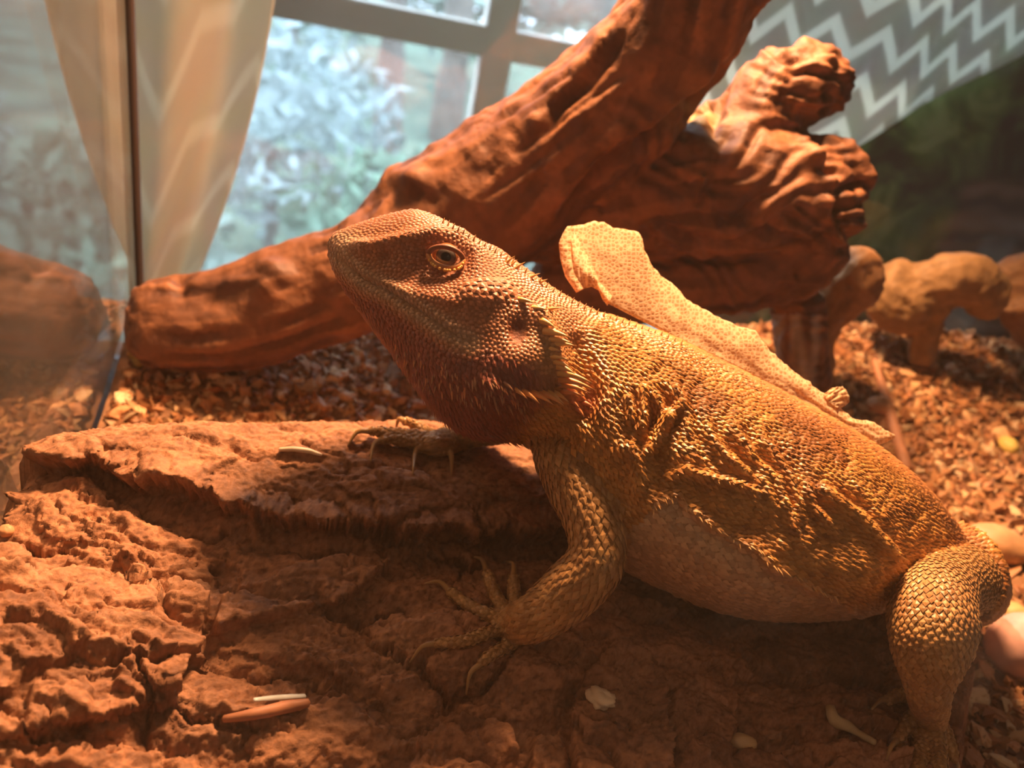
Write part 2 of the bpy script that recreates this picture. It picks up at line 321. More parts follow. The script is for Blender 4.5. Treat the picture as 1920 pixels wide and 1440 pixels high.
# ------------------------------------------------------------------ curtains and printed backdrop
def chevron_mat(name, white, grey, pu, pv, amp, width, trans, soft=.06):
    m, nt, bs = new_mat(name); nt.nodes.remove(bs); out = nt.nodes['Material Output']; uv = N_(nt, 'ShaderNodeUVMap', uv_map='UVMap'); sp = N_(nt, 'ShaderNodeSeparateXYZ'); L_(nt, uv.outputs[0], sp.inputs[0])
    pp = N_(nt, 'ShaderNodeMath', operation='PINGPONG'); L_(nt, sp.outputs[0], pp.inputs[0]); pp.inputs[1].default_value = pu/2
    ma = N_(nt, 'ShaderNodeMath', operation='MULTIPLY_ADD'); L_(nt, pp.outputs[0], ma.inputs[0]); ma.inputs[1].default_value = -2*amp/pu; L_(nt, sp.outputs[1], ma.inputs[2])
    fr = N_(nt, 'ShaderNodeMath', operation='PINGPONG'); L_(nt, ma.outputs[0], fr.inputs[0]); fr.inputs[1].default_value = pv/2
    mr = N_(nt, 'ShaderNodeMapRange'); mr.interpolation_type = 'SMOOTHSTEP'; L_(nt, fr.outputs[0], mr.inputs[0]); w = pv/2*width; mr.inputs[1].default_value = w-soft*pv; mr.inputs[2].default_value = w+soft*pv
    c = mixc(nt, mr.outputs[0], white, grey); nz = N_(nt, 'ShaderNodeTexNoise', Scale=.35, Detail=3.0); L_(nt, uv.outputs[0], nz.inputs['Vector']); c = mixc(nt, .25, c, nz.outputs['Color'], 'SOFT_LIGHT')
    d = N_(nt, 'ShaderNodeBsdfDiffuse'); t = N_(nt, 'ShaderNodeBsdfTranslucent'); mx = N_(nt, 'ShaderNodeMixShader'); mx.inputs[0].default_value = trans
    L_(nt, c, d.inputs[0]); L_(nt, c, t.inputs[0]); L_(nt, d.outputs[0], mx.inputs[1]); L_(nt, t.outputs[0], mx.inputs[2]); L_(nt, mx.outputs[0], out.inputs['Surface']); return m
def cloth(name, posf, uvf, nu, nv_, mat):
    a, b = np.meshgrid(np.linspace(0, 1, nu), np.linspace(0, 1, nv_)); a = a.ravel(); b = b.ravel(); i = (np.arange(nv_-1)[:, None]*nu+np.arange(nu-1)[None]).ravel()
    Fq = np.stack([i, i+1, i+1+nu, i+nu], -1); o = obj(name, mesh_np(name, posf(a, b), Fq, uv=uvf(a, b)), mat); s = o.modifiers.new('t', 'SOLIDIFY'); s.thickness = .0006; s.offset = 0; return o
chev_m = chevron_mat('chevron_cloth', (.97, .95, .86), (.60, .57, .50), 3.9, 3.0, 1.9, .36, .6)
CY = 41.0
_hl = PY(np.array(1590.), np.array(280.), CY); _hr = PY(np.array(1920.), np.array(125.), CY); _hs = (_hr[2]-_hl[2])/(_hr[0]-_hl[0])
def hem_z(x): return _hl[2]+(x-_hl[0])*_hs
_cs = CY/50.
def cloth_xz(a, b):
    x = _hl[0]-14+a*34; z0 = np.maximum(hem_z(x), 3); return x, z0+b*(62-z0)
def cpos(a, b):
    x, z = cloth_xz(a, b); u = x-_hl[0]; y = CY+.045*np.maximum(0, u+3)**1.7*.5+.4*np.sin(x*.55+z*.05); return np.stack([x+.12*(z-hem_z(x))*(z > hem_z(x)), y, z], -1)
def cuv(a, b):
    x, z = cloth_xz(a, b); u = x-_hl[0]; return np.stack([u+.012*np.maximum(u, 0)**2, z], -1)/_cs
ch = cloth('chevron_curtain', cpos, cuv, 90, 60, chev_m)
tag(ch, 'grey and white chevron curtain with slanting hem above the green backdrop', 'curtain')
cream_m = chevron_mat('cream_cloth', (.95, .85, .68), (.84, .72, .55), 4.6, 5.2, 2.2, .20, .6, .06)
LY = 40.6
_et = PY(np.array(515.), np.array(0.), LY); _eb = PY(np.array(378.), np.array(500.), LY); _em = PY(np.array(455.), np.array(280.), LY)
_ec = np.polyfit([_et[2], _em[2], _eb[2]], [_et[0], _em[0], _eb[0]], 2)
def lpos(a, b):
    z = -30+b*80; zc = np.clip(z, _eb[2]-2, _et[2]+6); xr = np.polyval(_ec, zc)+np.maximum(z-_et[2]-6, 0)*.25; xl = np.minimum(-9.2, xr-2)
    x = xl+(xr-xl)*a; fold = np.sin(a*10+.3)*(.9*(.4+.6*b)); return np.stack([x, LY+fold+.4-1.6*(1-a)**2, z], -1)
lc_ = cloth('cream_curtain', lpos, lambda a, b: np.stack([a*12, b*80+3*np.sin(a*5)], -1), 80, 60, cream_m)
tag(lc_, 'cream tied-back curtain tapering down behind the dark seam', 'curtain')
# printed paper backdrop: forest with a waterfall between mossy rocks
bm_mat, nt, bs = new_mat('forest_print'); bs.inputs['Roughness'].default_value = .55; uvn = N_(nt, 'ShaderNodeUVMap', uv_map='UVMap'); sp = N_(nt, 'ShaderNodeSeparateXYZ'); L_(nt, uvn.outputs[0], sp.inputs[0])
nz = N_(nt, 'ShaderNodeTexNoise', Scale=.22, Detail=5.0, Distortion=.8); L_(nt, uvn.outputs[0], nz.inputs['Vector']); g = ramp(nt, nz.outputs[0], [(.38, (.03, .035, .02)), (.48, (.06, .11, .04)), (.58, (.15, .30, .08)), (.70, (.40, .58, .24))])
wv = N_(nt, 'ShaderNodeTexWave', Scale=.16, Distortion=9.0, Detail=3.0); wv.bands_direction = 'Y'; L_(nt, uvn.outputs[0], wv.inputs['Vector']); wv.inputs['Detail Scale'].default_value = .6; rk = ramp(nt, wv.outputs[0], [(.0, (.12, .07, .05)), (.5, (.24, .14, .10)), (1.0, (.36, .23, .18))])
def band(sock, a, b, c, d):
    m1 = N_(nt, 'ShaderNodeMapRange'); m1.interpolation_type = 'SMOOTHSTEP'; L_(nt, sock, m1.inputs[0]); m1.inputs[1].default_value = a; m1.inputs[2].default_value = b
    m2 = N_(nt, 'ShaderNodeMapRange'); m2.interpolation_type = 'SMOOTHSTEP'; L_(nt, sock, m2.inputs[0]); m2.inputs[1].default_value = d; m2.inputs[2].default_value = c
    m3 = N_(nt, 'ShaderNodeMath', operation='MULTIPLY'); L_(nt, m1.outputs[0], m3.inputs[0]); L_(nt, m2.outputs[0], m3.inputs[1]); return m3.outputs[0]
def mul(a, b): m = N_(nt, 'ShaderNodeMath', operation='MULTIPLY'); L_(nt, a, m.inputs[0]); L_(nt, b, m.inputs[1]); return m.outputs[0]
BY = 45.0
def bpx(x, y): q = PY(np.array(float(x)), np.array(float(y)), BY); return float(q[0]), float(q[2])
r0 = bpx(1762, 450); r1_ = bpx(1860, 335); f0 = bpx(1828, 480); f1 = bpx(1890, 480); f2 = bpx(1850, 420)
rockm = mul(band(sp.outputs[0], r0[0]-1, r0[0]+1, r0[0]+14, r0[0]+18), band(sp.outputs[1], -14, -12, r1_[1]-.8, r1_[1]+.6)); fallm = mul(band(sp.outputs[0], f0[0]-.6, f0[0]+.6, f1[0]-.6, f1[0]+.6), band(sp.outputs[1], -14, -12, f2[1]-2.5, f2[1]))
c = mixc(nt, rockm, g, rk); c = mixc(nt, fallm, c, (.46, .48, .52)); L_(nt, c, bs.inputs['Base Color'])
def bpos(a, b): x = _hl[0]*BY/CY-9+a*46; zt = hem_z(x*CY/BY)*1.0+1.0; zt = np.maximum(zt, 9); return np.stack([x, 0*a+BY, -14+b*(zt+14)], -1)
bo = cloth('printed_backdrop', bpos, lambda a, b: bpos(a, b)[:, [0, 2]], 30, 20, bm_mat); tag(bo, 'dark green printed forest backdrop with pale waterfall and rocks', 'backdrop')
def ground_z(x, y): return .45+.3*fbm(np.stack([x*.13, y*.13, 0*x], -1), 2)+1.5*sstep(24, 33, y)+2.6*sstep(10, 30, x)*sstep(14, 33, y)+.5*np.exp(-((x-24)/6)**2-((y-14)/6)**2)
def on_ground(px, py, lift=0.0):
    px = np.atleast_1d(np.asarray(px, float)); py = np.atleast_1d(np.asarray(py, float)); r = ray(px, py); d = np.full(px.shape, 14.0); done = np.zeros(px.shape, bool)
    for k in range(1600):
        q = CAM+r*d[:, None]; done |= q[:, 2] <= ground_z(q[:, 0], q[:, 1])+lift
        if done.all(): break
        d = np.where(done, d, d+.06)
    return CAM+r*d[:, None]
# ------------------------------------------------------------------ bark slab the lizard stands on
_ctl = [(30, 815, 5.3), (300, 800, 5.7), (600, 800, 5.6), (880, 800, 5.4), (1100, 830, 5.2), (300, 870, 5.4), (700, 900, 5.3), (1000, 900, 5.1), (1300, 900, 4.9),
        (0, 900, 5.0), (100, 1000, 4.6), (500, 1020, 4.5), (800, 1030, 4.4), (920, 1180, 4.0), (1100, 1090, 4.0), (0, 1200, 4.2), (200, 1200, 4.2), (400, 1200, 3.7), (0, 1440, 3.6), (300, 1440, 3.2),
        (600, 1300, 3.3), (700, 1440, 2.8), (1000, 1400, 2.8), (1200, 1250, 3.2), (1450, 1180, 3.3), (1400, 1430, 2.3), (1650, 1250, 3.2), (1720, 1430, 3.0), (1600, 1440, 2.6), (1780, 1350, 3.0), (1745, 1300, 3.1), (1770, 1500, 2.8)]
_cp = np.array([Pz(np.array(a), np.array(b), np.array(c)) for a, b, c in _ctl])
_D = np.hypot(_cp[:, None, 0]-_cp[None, :, 0], _cp[:, None, 1]-_cp[None, :, 1])+np.eye(len(_cp))*0.15
_wt = np.linalg.solve(_D, _cp[:, 2]-4.0)
def bark_smooth(x, y):
    out = np.full(x.shape, 4.0)
    for k in range(len(_cp)): out = out+_wt[k]*np.hypot(x-_cp[k, 0], y-_cp[k, 1])
    return out
def pxline(l, z): return Pz(np.array([a for a, b in l], float), np.array([b for a, b in l], float), np.full(len(l), float(z)))[:, :2]
LEDGE = pxline([(-300, 790), (-80, 822), (40, 840), (120, 858), (230, 880), (330, 902), (450, 922), (560, 938), (700, 955), (850, 962), (1050, 955), (1300, 950), (1600, 960)], 5.1)
PLATES = [([(-160, 1120), (150, 1098), (260, 1085), (340, 1097), (397, 1125), (375, 1180), (350, 1225), (330, 1290), (230, 1315), (120, 1365), (-160, 1420)], 3.9, .50),
          ([(-130, 1155), (60, 1160), (150, 1178), (168, 1200), (120, 1232), (70, 1250), (20, 1285), (-130, 1290)], 4.4, .32),
          ([(228, 1200), (310, 1180), (345, 1205), (330, 1250), (260, 1270), (212, 1252)], 4.4, .22),
          ([(410, 1095), (560, 1040), (742, 1022), (715, 1050), (640, 1090), (520, 1118), (405, 1135)], 4.4, .42),
          ([(-90, 995), (40, 1010), (72, 1040), (50, 1070), (-90, 1098)], 4.6, .40),
          ([(120, 1010), (200, 985), (270, 1005), (240, 1030), (150, 1035)], 4.7, .22),
          ([(780, 1385), (880, 1342), (960, 1365), (990, 1480), (760, 1480)], 2.8, .30),
          ([(1075, 1300), (1140, 1230), (1200, 1245), (1240, 1290), (1262, 1350), (1250, 1480), (1080, 1480)], 3.0, .55),
          ([(1262, 1285), (1350, 1238), (1400, 1290), (1380, 1400), (1275, 1430)], 2.9, .25),
          ([(1000, 1370), (1060, 1350), (1075, 1480), (1000, 1480)], 2.9, .25),
          ([(640, 1225), (740, 1198), (795, 1250), (700, 1290), (610, 1280)], 3.5, .18),
          ([(60, 1290), (170, 1285), (160, 1330), (40, 1360)], 4.1, .25),
          ([(400, 1330), (560, 1300), (600, 1330), (480, 1380)], 3.2, .12),
          ([(520, 840), (620, 800), (700, 800), (640, 850)], 5.6, .08), ([(40, 815), (140, 800), (260, 812), (200, 850), (80, 845)], 5.6, .14),
          ([(262, 840), (380, 815), (460, 850), (360, 880), (280, 868)], 5.5, .12), ([(600, 900), (760, 880), (860, 925), (700, 950)], 5.3, .14)]
PLATES = [(pxline(p, z), h) for p, z, h in PLATES]
_ob = list(pxline([(6, 838), (40, 806), (100, 789), (200, 784), (400, 783), (640, 780), (750, 774), (880, 780)], 5.5))+[np.array(q) for q in ((9.7, 22.1), (13.0, 20.4), (15.5, 17.0))]
_ob += list(pxline([(1822, 1200), (1818, 1320), (1815, 1470)], 3.0))+[np.array(q) for q in ((14.8, 5.2), (7, 5.5), (-3, 7.1), (-6.5, 9.5))]+list(pxline([(-260, 1100), (-150, 900)], 4.5))
OUTL = np.array(_ob); OUTL[:, 0] = np.maximum(OUTL[:, 0], TX0+.25)
def terrace(n, k, sharp=5.0):
    t = n*k; i = np.floor(t); f = t-i
    return (i+np.clip(0.5+(f-0.5)*1.0, 0, 1)*0.25+0.75*sstep(0.5-0.5/sharp, 0.5+0.5/sharp, f))/k
def worley(x, y, seed):
    i0 = np.floor(x).astype(int); j0 = np.floor(y).astype(int); f1 = np.full(x.shape, 9.); f2 = np.full(x.shape, 9.); cid = np.zeros(x.shape, int); ox = np.zeros(x.shape); oy = np.zeros(x.shape)
    for di in (-1, 0, 1):
        for dj in (-1, 0, 1):
            i = i0+di; j = j0+dj; h = _perm[_perm[(i+seed) & 255]+(j & 255)]; jx = _grad[h, 0]*.5+.5; jy = _grad[h, 1]*.5+.5
            dx = x-(i+jx); dy = y-(j+jy); d = np.sqrt(dx*dx+dy*dy); n = d < f1
            f2 = np.where(n, f1, np.minimum(f2, d)); cid = np.where(n, h, cid); ox = np.where(n, dx, ox); oy = np.where(n, dy, oy); f1 = np.where(n, d, f1)
    return f1, f2-f1, cid, ox, oy
def flakes(x, y, sx, sy, seed, layers=3):
    """overlapping bark flakes: each cell a tilted plate with stepped growth layers at its rim"""
    f1, e, c, ox, oy = worley(x/sx, y/sy, seed); r = _grad[c]; hh = r[:, 2]*.5+.5; t = np.clip(e/.55, 0, 1)
    rim = terrace(t, layers, 6.0); return .9*hh+.75*rim+.55*(r[:, 0]*ox+r[:, 1]*oy), _grad[(c*7+13) & 255, 1]*.5+.5, rim, e
def bark_height(x, y, detail=True):
    z = bark_smooth(x, y); p = np.stack([x, y, 0*x], -1)
    wob = 0.35*fbm(p*0.8, 3)+0.16*fbm(p*3.1+9, 3) if detail else 0
    d, s, _ = polydist(x, y, LEDGE); sd = d*np.sign(s)+wob
    lip = sstep(-0.06, 0.05, sd); z = z-0.95*(1-lip)*np.exp(-np.maximum(-sd, 0)/2.6)+0.10*np.exp(-(sd/0.25)**2)
    for poly, h in PLATES:
        lo = poly.min(0)-.5; hi = poly.max(0)+.5; m = (x > lo[0]) & (x < hi[0]) & (y > lo[1]) & (y < hi[1])
        if not m.any(): continue
        q = sdpoly(x[m], y[m], poly)+(0.45*wob[m] if detail else 0)
        up = sstep(-0.05, 0.09, q); z[m] += h*up*(0.75+0.25*np.exp(-np.maximum(q, 0)/0.5))
    lay = 0
    if detail:
        w = np.stack([0.9*fbm(p*0.45+5, 3), 0.9*fbm(p*0.45+31, 3), 0*x], -1)
        w2 = np.stack([fbm(p*1.6+51, 3), fbm(p*1.6+77, 3)], -1)*.42+np.stack([fbm(p*5.5+91, 2), fbm(p*5.5+97, 2)], -1)*.11
        top = sstep(0.0, 0.5, sd); lower = 1-top; cg, sg_ = math.cos(YAW*.8), -math.sin(YAW*.8); px_ = cg*x+sg_*y+w[:, 0]*.9+w2[:, 0]; py_ = cg*y-sg_*x+w[:, 1]*.7+w2[:, 1]*.8
        a1, h1, r1, e1 = flakes(px_, py_, 4.4, 1.5, 3, 5); a2, h2, r2, e2 = flakes(px_+3, py_-2, 2.0, .58, 17, 4); a3, h3, r3, e3 = flakes(px_+1, py_+5, .85, .22, 41, 2)
        n3 = fbm((p+0.3*w)*np.array([3.0, 7.0, 1])+23, 3); rough = sstep(-.15, .25, fbm(p*.38+88, 2))
        z = z+lower*(.42*(a1-.8)+(.10+.16*rough)*(a2-.8)+(.03+.06*rough)*(a3-.8))+top*(.15*(a1-.8)+.10*(a2-.8)+.03*(a3-.8))+.05*n3+.022*fbm(p*np.array([9, 16, 1]), 2)
        crack = np.exp(-(e1/.035)**2)*sstep(-.1, .3, fbm(p*.6+14, 2)); z = z-.35*crack*lower-.10*crack*top
        lay = (h1+.8*h2+.5*h3-1.1)*.9
    q = sdpoly(x, y, OUTL)+(0.5*wob if detail else 0)
    z = np.where(q > 0, z-0.35*np.exp(-q/0.35), z-0.35+np.minimum(q, 0)*3.0)
    return np.maximum(z, 0.3), lay, sd, q
def make_bark():
    xs = np.arange(TX0+.1, 20.5, 0.042); ys = np.arange(4.6, 26.0, 0.042); X, Y = np.meshgrid(xs, ys); sh = X.shape; x = X.ravel(); y = Y.ravel()
    z, lay, sd, q = bark_height(x, y); Z = z.reshape(sh)
    # steep faces: layered strata, tops pushed out over their foot
    Zb = Z
    for k in range(2):
        for ax in (0, 1): Zb = sum(np.roll(Zb, d, ax) for d in range(-6, 7, 2))/7
    gy, gx = np.gradient(Zb, .042); gl = np.hypot(gx, gy)+1e-6; st = np.clip(gl, 0, 1.6).ravel(); hx = -(gx/gl).ravel(); hy = -(gy/gl).ravel(); dh = (Z-Zb).ravel(); inn = q > .25
    strat = .13*noise(np.stack([x*.5, y*.5, z*7.0+1.2*fbm(np.stack([x, y, 0*x], -1)*.7, 2)], -1))+.07*noise(np.stack([x*1.2, y*1.2, z*17.0], -1))
    mv = np.clip(st*(.55*dh+.9*strat), -.35, .35)*inn; xx = np.maximum(x+hx*mv, TX0+.12); yy = y+hy*mv
    V = np.stack([xx, yy, z], -1); n1 = fbm(np.stack([x*1.7, y*2.6, z*2], -1), 4); n2 = fbm(np.stack([x*6, y*11, z*6], -1), 3); n3 = fbm(np.stack([x*.5, y*.6, 0*x], -1)+40, 3)
    f = np.clip(0.45+.5*lay+.55*n1, 0, 1)[:, None]
    c = np.array([.10, .034, .016])*(1-f)+np.array([.53, .24, .12])*f
    t = (.2+.5*np.clip(n3*2, 0, 1))[:, None]; c = c*(1-t*0.6)+np.array([.62, .34, .19])*t*0.6
    g = np.clip(n2*1.6, 0, 0.6)[:, None]; c = c*(1-g)+np.array([.09, .032, .016])*g
    ypx, xpy, _ = proj(V)
    i = (np.arange(sh[0]-1)[:, None]*sh[1]+np.arange(sh[1]-1)[None]).ravel()
    Fq = np.stack([i, i+1, i+1+sh[1], i+sh[1]], -1)
    keep = (q[Fq] > -1.1).any(1); Fq = Fq[keep]
    used = np.zeros(len(V), bool); used[Fq.ravel()] = True; m = np.cumsum(used)-1
    return mesh_np('bark_slab', V[used], m[Fq], c[used])
_gx = np.arange(-16, 22, .1); _gy = np.arange(4, 27, .1); _GX, _GY = np.meshgrid(_gx, _gy); _GZ = bark_height(_GX.ravel(), _GY.ravel(), True)[0].reshape(_GX.shape)
def bark_lookup(x, y):
    i = np.clip(((x+16)/.1).round().astype(int), 0, len(_gx)-1); j = np.clip(((y-4)/.1).round().astype(int), 0, len(_gy)-1); return _GZ[j, i]
for _k in range(3): _GZ = np.maximum(_GZ, .25*(np.roll(_GZ, 1, 0)+np.roll(_GZ, -1, 0)+np.roll(_GZ, 1, 1)+np.roll(_GZ, -1, 1)))
def on_bark(px, py, lift=0.0):
    """point where the pixel's ray meets the bark, lifted"""
    px = np.atleast_1d(np.asarray(px, float)); py = np.atleast_1d(np.asarray(py, float)); r = ray(px, py); d = np.full(px.shape, 12.0); done = np.zeros(px.shape, bool)
    for k in range(1000):
        q = CAM+r*d[:, None]; done |= q[:, 2] <= bark_lookup(q[:, 0], q[:, 1])+lift; d = np.where(done, d, d+0.02)
    return CAM+r*d[:, None]
bark_m = vcol_mat('bark_wood', rough=0.72, spec=0.3, nscale=700, nvar=0.3, bump_d=0.0004)
# ------------------------------------------------------------------ the lizard
LV, LF, LA = [], [], []        # loft verts, faces, attributes (part id, s, cos phi, sin phi, tangent xyz)
_nv = 0
def add_part(V, Fq, part, s, cphi, sphi, T):
    global _nv
    LV.append(V); LF.extend([tuple(i+_nv for i in f) for f in quads_to_faces(Fq)]); _nv += len(V)
    LA.append(np.concatenate([np.full((len(V), 1), part), s[:, None], cphi[:, None], sphi[:, None], T], 1))
def tube_part(part, C, r, n=28, nseg=16, up=None, flat=1.0):
    Cr = catmull(np.concatenate([C, np.asarray(r, float)[:, None]], 1), n)
    V, Fq, T = tube_np(Cr[:, :3], Cr[:, 3], nseg, up, flat); s = np.repeat(np.linspace(0, 1, n), nseg); s = np.concatenate([s, [0, 1]])
    ph = np.tile(np.linspace(0, 2*np.pi, nseg, endpoint=False), n); Tt = np.concatenate([np.repeat(T, nseg, 0), T[:1], T[-1:]])
    add_part(V, Fq, part, s, np.concatenate([np.cos(ph), [1, 1]]), np.concatenate([np.sin(ph), [0, 0]]), Tt)
# trunk and head: outline above, outline below, depth of the middle, half width towards the viewer
ST = [(614, 457, 617, 479, 19.6, .18), (628, 438, 627, 508, 19.6, .62), (672, 420, 652, 552, 19.6, .98), (732, 402, 690, 602, 19.7, 1.38), (782, 395, 728, 650, 19.8, 1.75), (838, 418, 762, 695, 19.9, 2.12),
      (898, 452, 798, 742, 20.0, 2.45), (962, 490, 838, 786, 20.1, 2.62), (1040, 545, 890, 814, 20.2, 2.62), (1112, 582, 955, 824, 20.4, 2.35), (1185, 608, 1005, 848, 20.6, 2.45), (1260, 634, 1060, 945, 20.8, 2.95),
      (1340, 674, 1125, 1040, 21.0, 3.4), (1420, 714, 1205, 1080, 21.1, 3.75), (1500, 755, 1295, 1122, 21.2, 4.0), (1580, 800, 1390, 1152, 21.2, 4.1), (1650, 843, 1490, 1163, 21.2, 3.95), (1722, 902, 1590, 1158, 21.2, 3.5),
      (1782, 970, 1675, 1140, 21.4, 2.8), (1830, 1040, 1765, 1130, 21.8, 2.0), (1853, 1100, 1825, 1150, 22.6, 1.2), (1850, 1128, 1838, 1146, 23.6, .4)]
ST = catmull(np.array(ST, float), 130)
def trunk_loft():
    ns = 56; n = len(ST); T3 = P(ST[:, 0], ST[:, 1], ST[:, 4]); B3 = P(ST[:, 2], ST[:, 3], ST[:, 4]); C = (T3+B3)/2; a = (T3-B3)/2
    v = C-CAM; v /= np.linalg.norm(v, axis=1)[:, None]; ph = np.linspace(0, 2*np.pi, ns, endpoint=False)
    s = np.linspace(0, 1, n); belly = sstep(0.45, 0.7, s); ex = 2/(2.0+0.45*(1-sstep(0.35, 0.5, s)))
    cc = np.cos(ph)[None]; ss = np.sin(ph)[None]; ca = np.sign(cc)*np.abs(cc)**ex[:, None]; sa = np.sign(ss)*np.abs(ss)**ex[:, None]
    wid = 1-(0.10+0.12*belly)[:, None]*cc
    V = C[:, None]+a[:, None]*ca[..., None]+(v*ST[:, 5:6])[:, None]*(sa*wid)[..., None]
    T = np.gradient(C, axis=0); T /= np.linalg.norm(T, axis=1)[:, None]
    i = np.arange(n-1)[:, None]; j = np.arange(ns)[None]; j2 = (j+1) % ns
    Fq = np.stack([i*ns+j, i*ns+j2, (i+1)*ns+j2, (i+1)*ns+j], -1).reshape(-1, 4); V = V.reshape(-1, 3)
    Fl = [tuple(f) for f in Fq.tolist()]+[tuple(range(ns-1, -1, -1)), tuple((n-1)*ns+k for k in range(ns))]
    global _nv
    LV.append(V); LF.extend([tuple(q+_nv for q in f) for f in Fl]); _nv += len(V)
    LA.append(np.concatenate([np.zeros((n*ns, 1)), np.repeat(s, ns)[:, None], np.tile(np.cos(ph), n)[:, None], np.tile(np.sin(ph), n)[:, None], np.repeat(T, ns, 0)], 1))
trunk_loft()
def pts(l): a = np.array(l, float); return P(a[:, 0], a[:, 1], a[:, 2])
def rad(l): a = np.array(l, float); return a[:, 3]*a[:, 2]/FPX
# tail curling away behind the body
tl = [(1770, 1075, 21.6, 105), (1812, 1100, 23.2, 70), (1800, 1085, 25.5, 50), (1750, 1050, 28.0, 38), (1660, 1010, 29.5, 28), (1560, 960, 30.0, 18), (1480, 930, 30.0, 8)]
tq = pts(tl); tr_ = rad(tl); tq[3:, 2] = ground_z(tq[3:, 0], tq[3:, 1])+tr_[3:]*.95; tube_part(1, tq, tr_, 40, 18)
# near fore leg
al = [(1085, 770, 20.2, 74), (1066, 825, 19.5, 70), (1083, 893, 18.9, 65), (1108, 955, 18.4, 59), (1120, 1012, 18.1, 53), (1114, 1058, 18.0, 54), (1078, 1100, 18.1, 54), (1036, 1136, 18.3, 50), (998, 1160, 18.5, 43), (962, 1170, 18.6, 34), (940, 1166, 18.65, 22)]
aq = pts(al); aq[-2:] = on_bark([962, 940], [1170, 1166], .30); tube_part(2, aq, rad(al), 60, 26)
CLAWS = []
def digit(part, path, lift=0.10, claw=None, r0=15, r1=10.5, on=on_bark, n=16, clr=8.5):
    """toe along pixel path lying on the bark; path ends where the claw starts"""
    a = np.array(path, float); q = on(a[:, 0], a[:, 1], lift); dep = (q-CAM)@FWD
    tube_part(part, q, np.linspace(r0, r1, len(a))*dep/FPX, n, 12)
    if claw is not None:
        c = np.array([path[-1]]+claw, float); g = np.linspace(lift, 0.04, len(c)); w = np.concatenate([on(c[k:k+1, 0], c[k:k+1, 1], g[k]) for k in range(len(c))])
        mid = np.linspace(0, 1, len(c)); w[:, 2] += 0.10*np.sin(mid*np.pi); CLAWS.append((w, clr*dep[-1]/FPX))
def near_on(px, py, lift): # near hand: blend from the wrist down to the bark
    return on_bark(px, py, lift)
digit(3, [(985, 1160), (966, 1128), (963, 1100), (963, 1078)], 0.16, [(961, 1062), (946, 1053)])
digit(3, [(970, 1162), (940, 1136), (922, 1100), (913, 1074)], 0.16, [(903, 1055), (889, 1044)])
digit(3, [(965, 1168), (915, 1153), (877, 1134), (843, 1108)], 0.15, [(822, 1096), (797, 1094)])
digit(3, [(970, 1176), (923, 1184), (869, 1202), (817, 1207)], 0.13, [(790, 1218), (768, 1242)])
digit(3, [(985, 1186), (958, 1207), (923, 1226), (901, 1245)], 0.13, [(880, 1268), (874, 1302)])
# far fore leg, hand flat on the ledge
fl = [(1000, 760, 22.0, 52), (940, 790, 22.6, 42), (885, 806, 23.0, 33), (850, 822, 23.2, 29)]
q0 = on_bark([825, 800], [832, 836], 0.28); fpts = np.concatenate([pts(fl), q0]); tube_part(4, fpts, np.concatenate([rad(fl), [0.40, 0.30]]), 36, 16)
digit(5, [(822, 826), (770, 816), (722, 810), (692, 808)], 0.30, [(668, 816), (651, 838)], 13, 9)
digit(5, [(815, 830), (768, 828), (735, 824), (716, 825)], 0.26, [(700, 838), (695, 864)], 13, 9)
digit(5, [(820, 834), (800, 838), (784, 840)], 0.22, [(777, 856), (774, 888)], 12, 9)
digit(5, [(832, 832), (840, 836), (843, 846)], 0.24, [(846, 866), (846, 892)], 12, 9)
digit(5, [(822, 822), (792, 804), (770, 793), (757, 789)], 0.30, [(747, 791), (742, 804)], 11, 8)
# near hind leg seen from the front: thigh, knee, shank, foot
hl = [(1800, 1085, 20.8, 70), (1772, 1095, 19.4, 62), (1752, 1125, 18.4, 70), (1748, 1170, 17.9, 76), (1743, 1222, 17.8, 66), (1740, 1268, 18.0, 47), (1741, 1305, 18.3, 36)]
hq = np.concatenate([pts(hl), on_bark([1744, 1742], [1345, 1375], .34)]); hr2 = np.concatenate([rad(hl), [.40, .34]]); tube_part(6, hq, hr2, 50, 24)
digit(7, [(1735, 1305), (1695, 1302), (1664, 1314)], .16, [(1648, 1318), (1634, 1330)], 17, 11)
digit(7, [(1732, 1335), (1706, 1352), (1682, 1388)], .16, [(1668, 1404), (1662, 1424)], 18, 11)
digit(7, [(1740, 1350), (1726, 1400), (1720, 1450), (1716, 1490)], .15, [(1712, 1510), (1712, 1530)], 18, 11)
digit(7, [(1748, 1350), (1758, 1400), (1764, 1460), (1768, 1500)], .15, [(1770, 1520), (1772, 1538)], 18, 11)
digit(7, [(1752, 1340), (1776, 1385), (1788, 1425)], .15, [(1792, 1440), (1794, 1456)], 16, 11)

lv, lf, led = remesh(np.concatenate(LV), LF, 0.055, 6)
LA_ = np.concatenate(LA); kd = KDTree(len(LA_))
for k, v in enumerate(np.concatenate(LV)): kd.insert(v, k)
kd.balance()
near = np.array([kd.find(v)[1] for v in lv]); AT = LA_[near]
lN = vnormals(lv, lf); lx, ly, lw = proj(lv); vis = ((lv-CAM)*lN).sum(1) < 0
facing = np.clip(-((lv-CAM)/np.linalg.norm(lv-CAM, axis=1)[:, None]*lN).sum(1), 0, 1)
part = AT[:, 0].astype(int); S_ = AT[:, 1]; body = part <= 1
bm_ = (body & vis).astype(float)
D = np.zeros(len(lv))
def ridge(line, amp, w, mask=bm_, val=0.0, vw=2.2):
    global D
    d, s, f = polydist(lx, ly, line); tp = np.minimum(1, np.minimum(f, 1-f)*6+0.15)
    D += mask*tp*(amp*np.exp(-(d/w)**2)-val*np.exp(-(d/(w*vw))**2))
def c6(l): return [(1100+a/3, 700+b/3) for a, b in l]
def c1(l): return [(580+a/3.2, 360+b/3.2) for a, b in l]
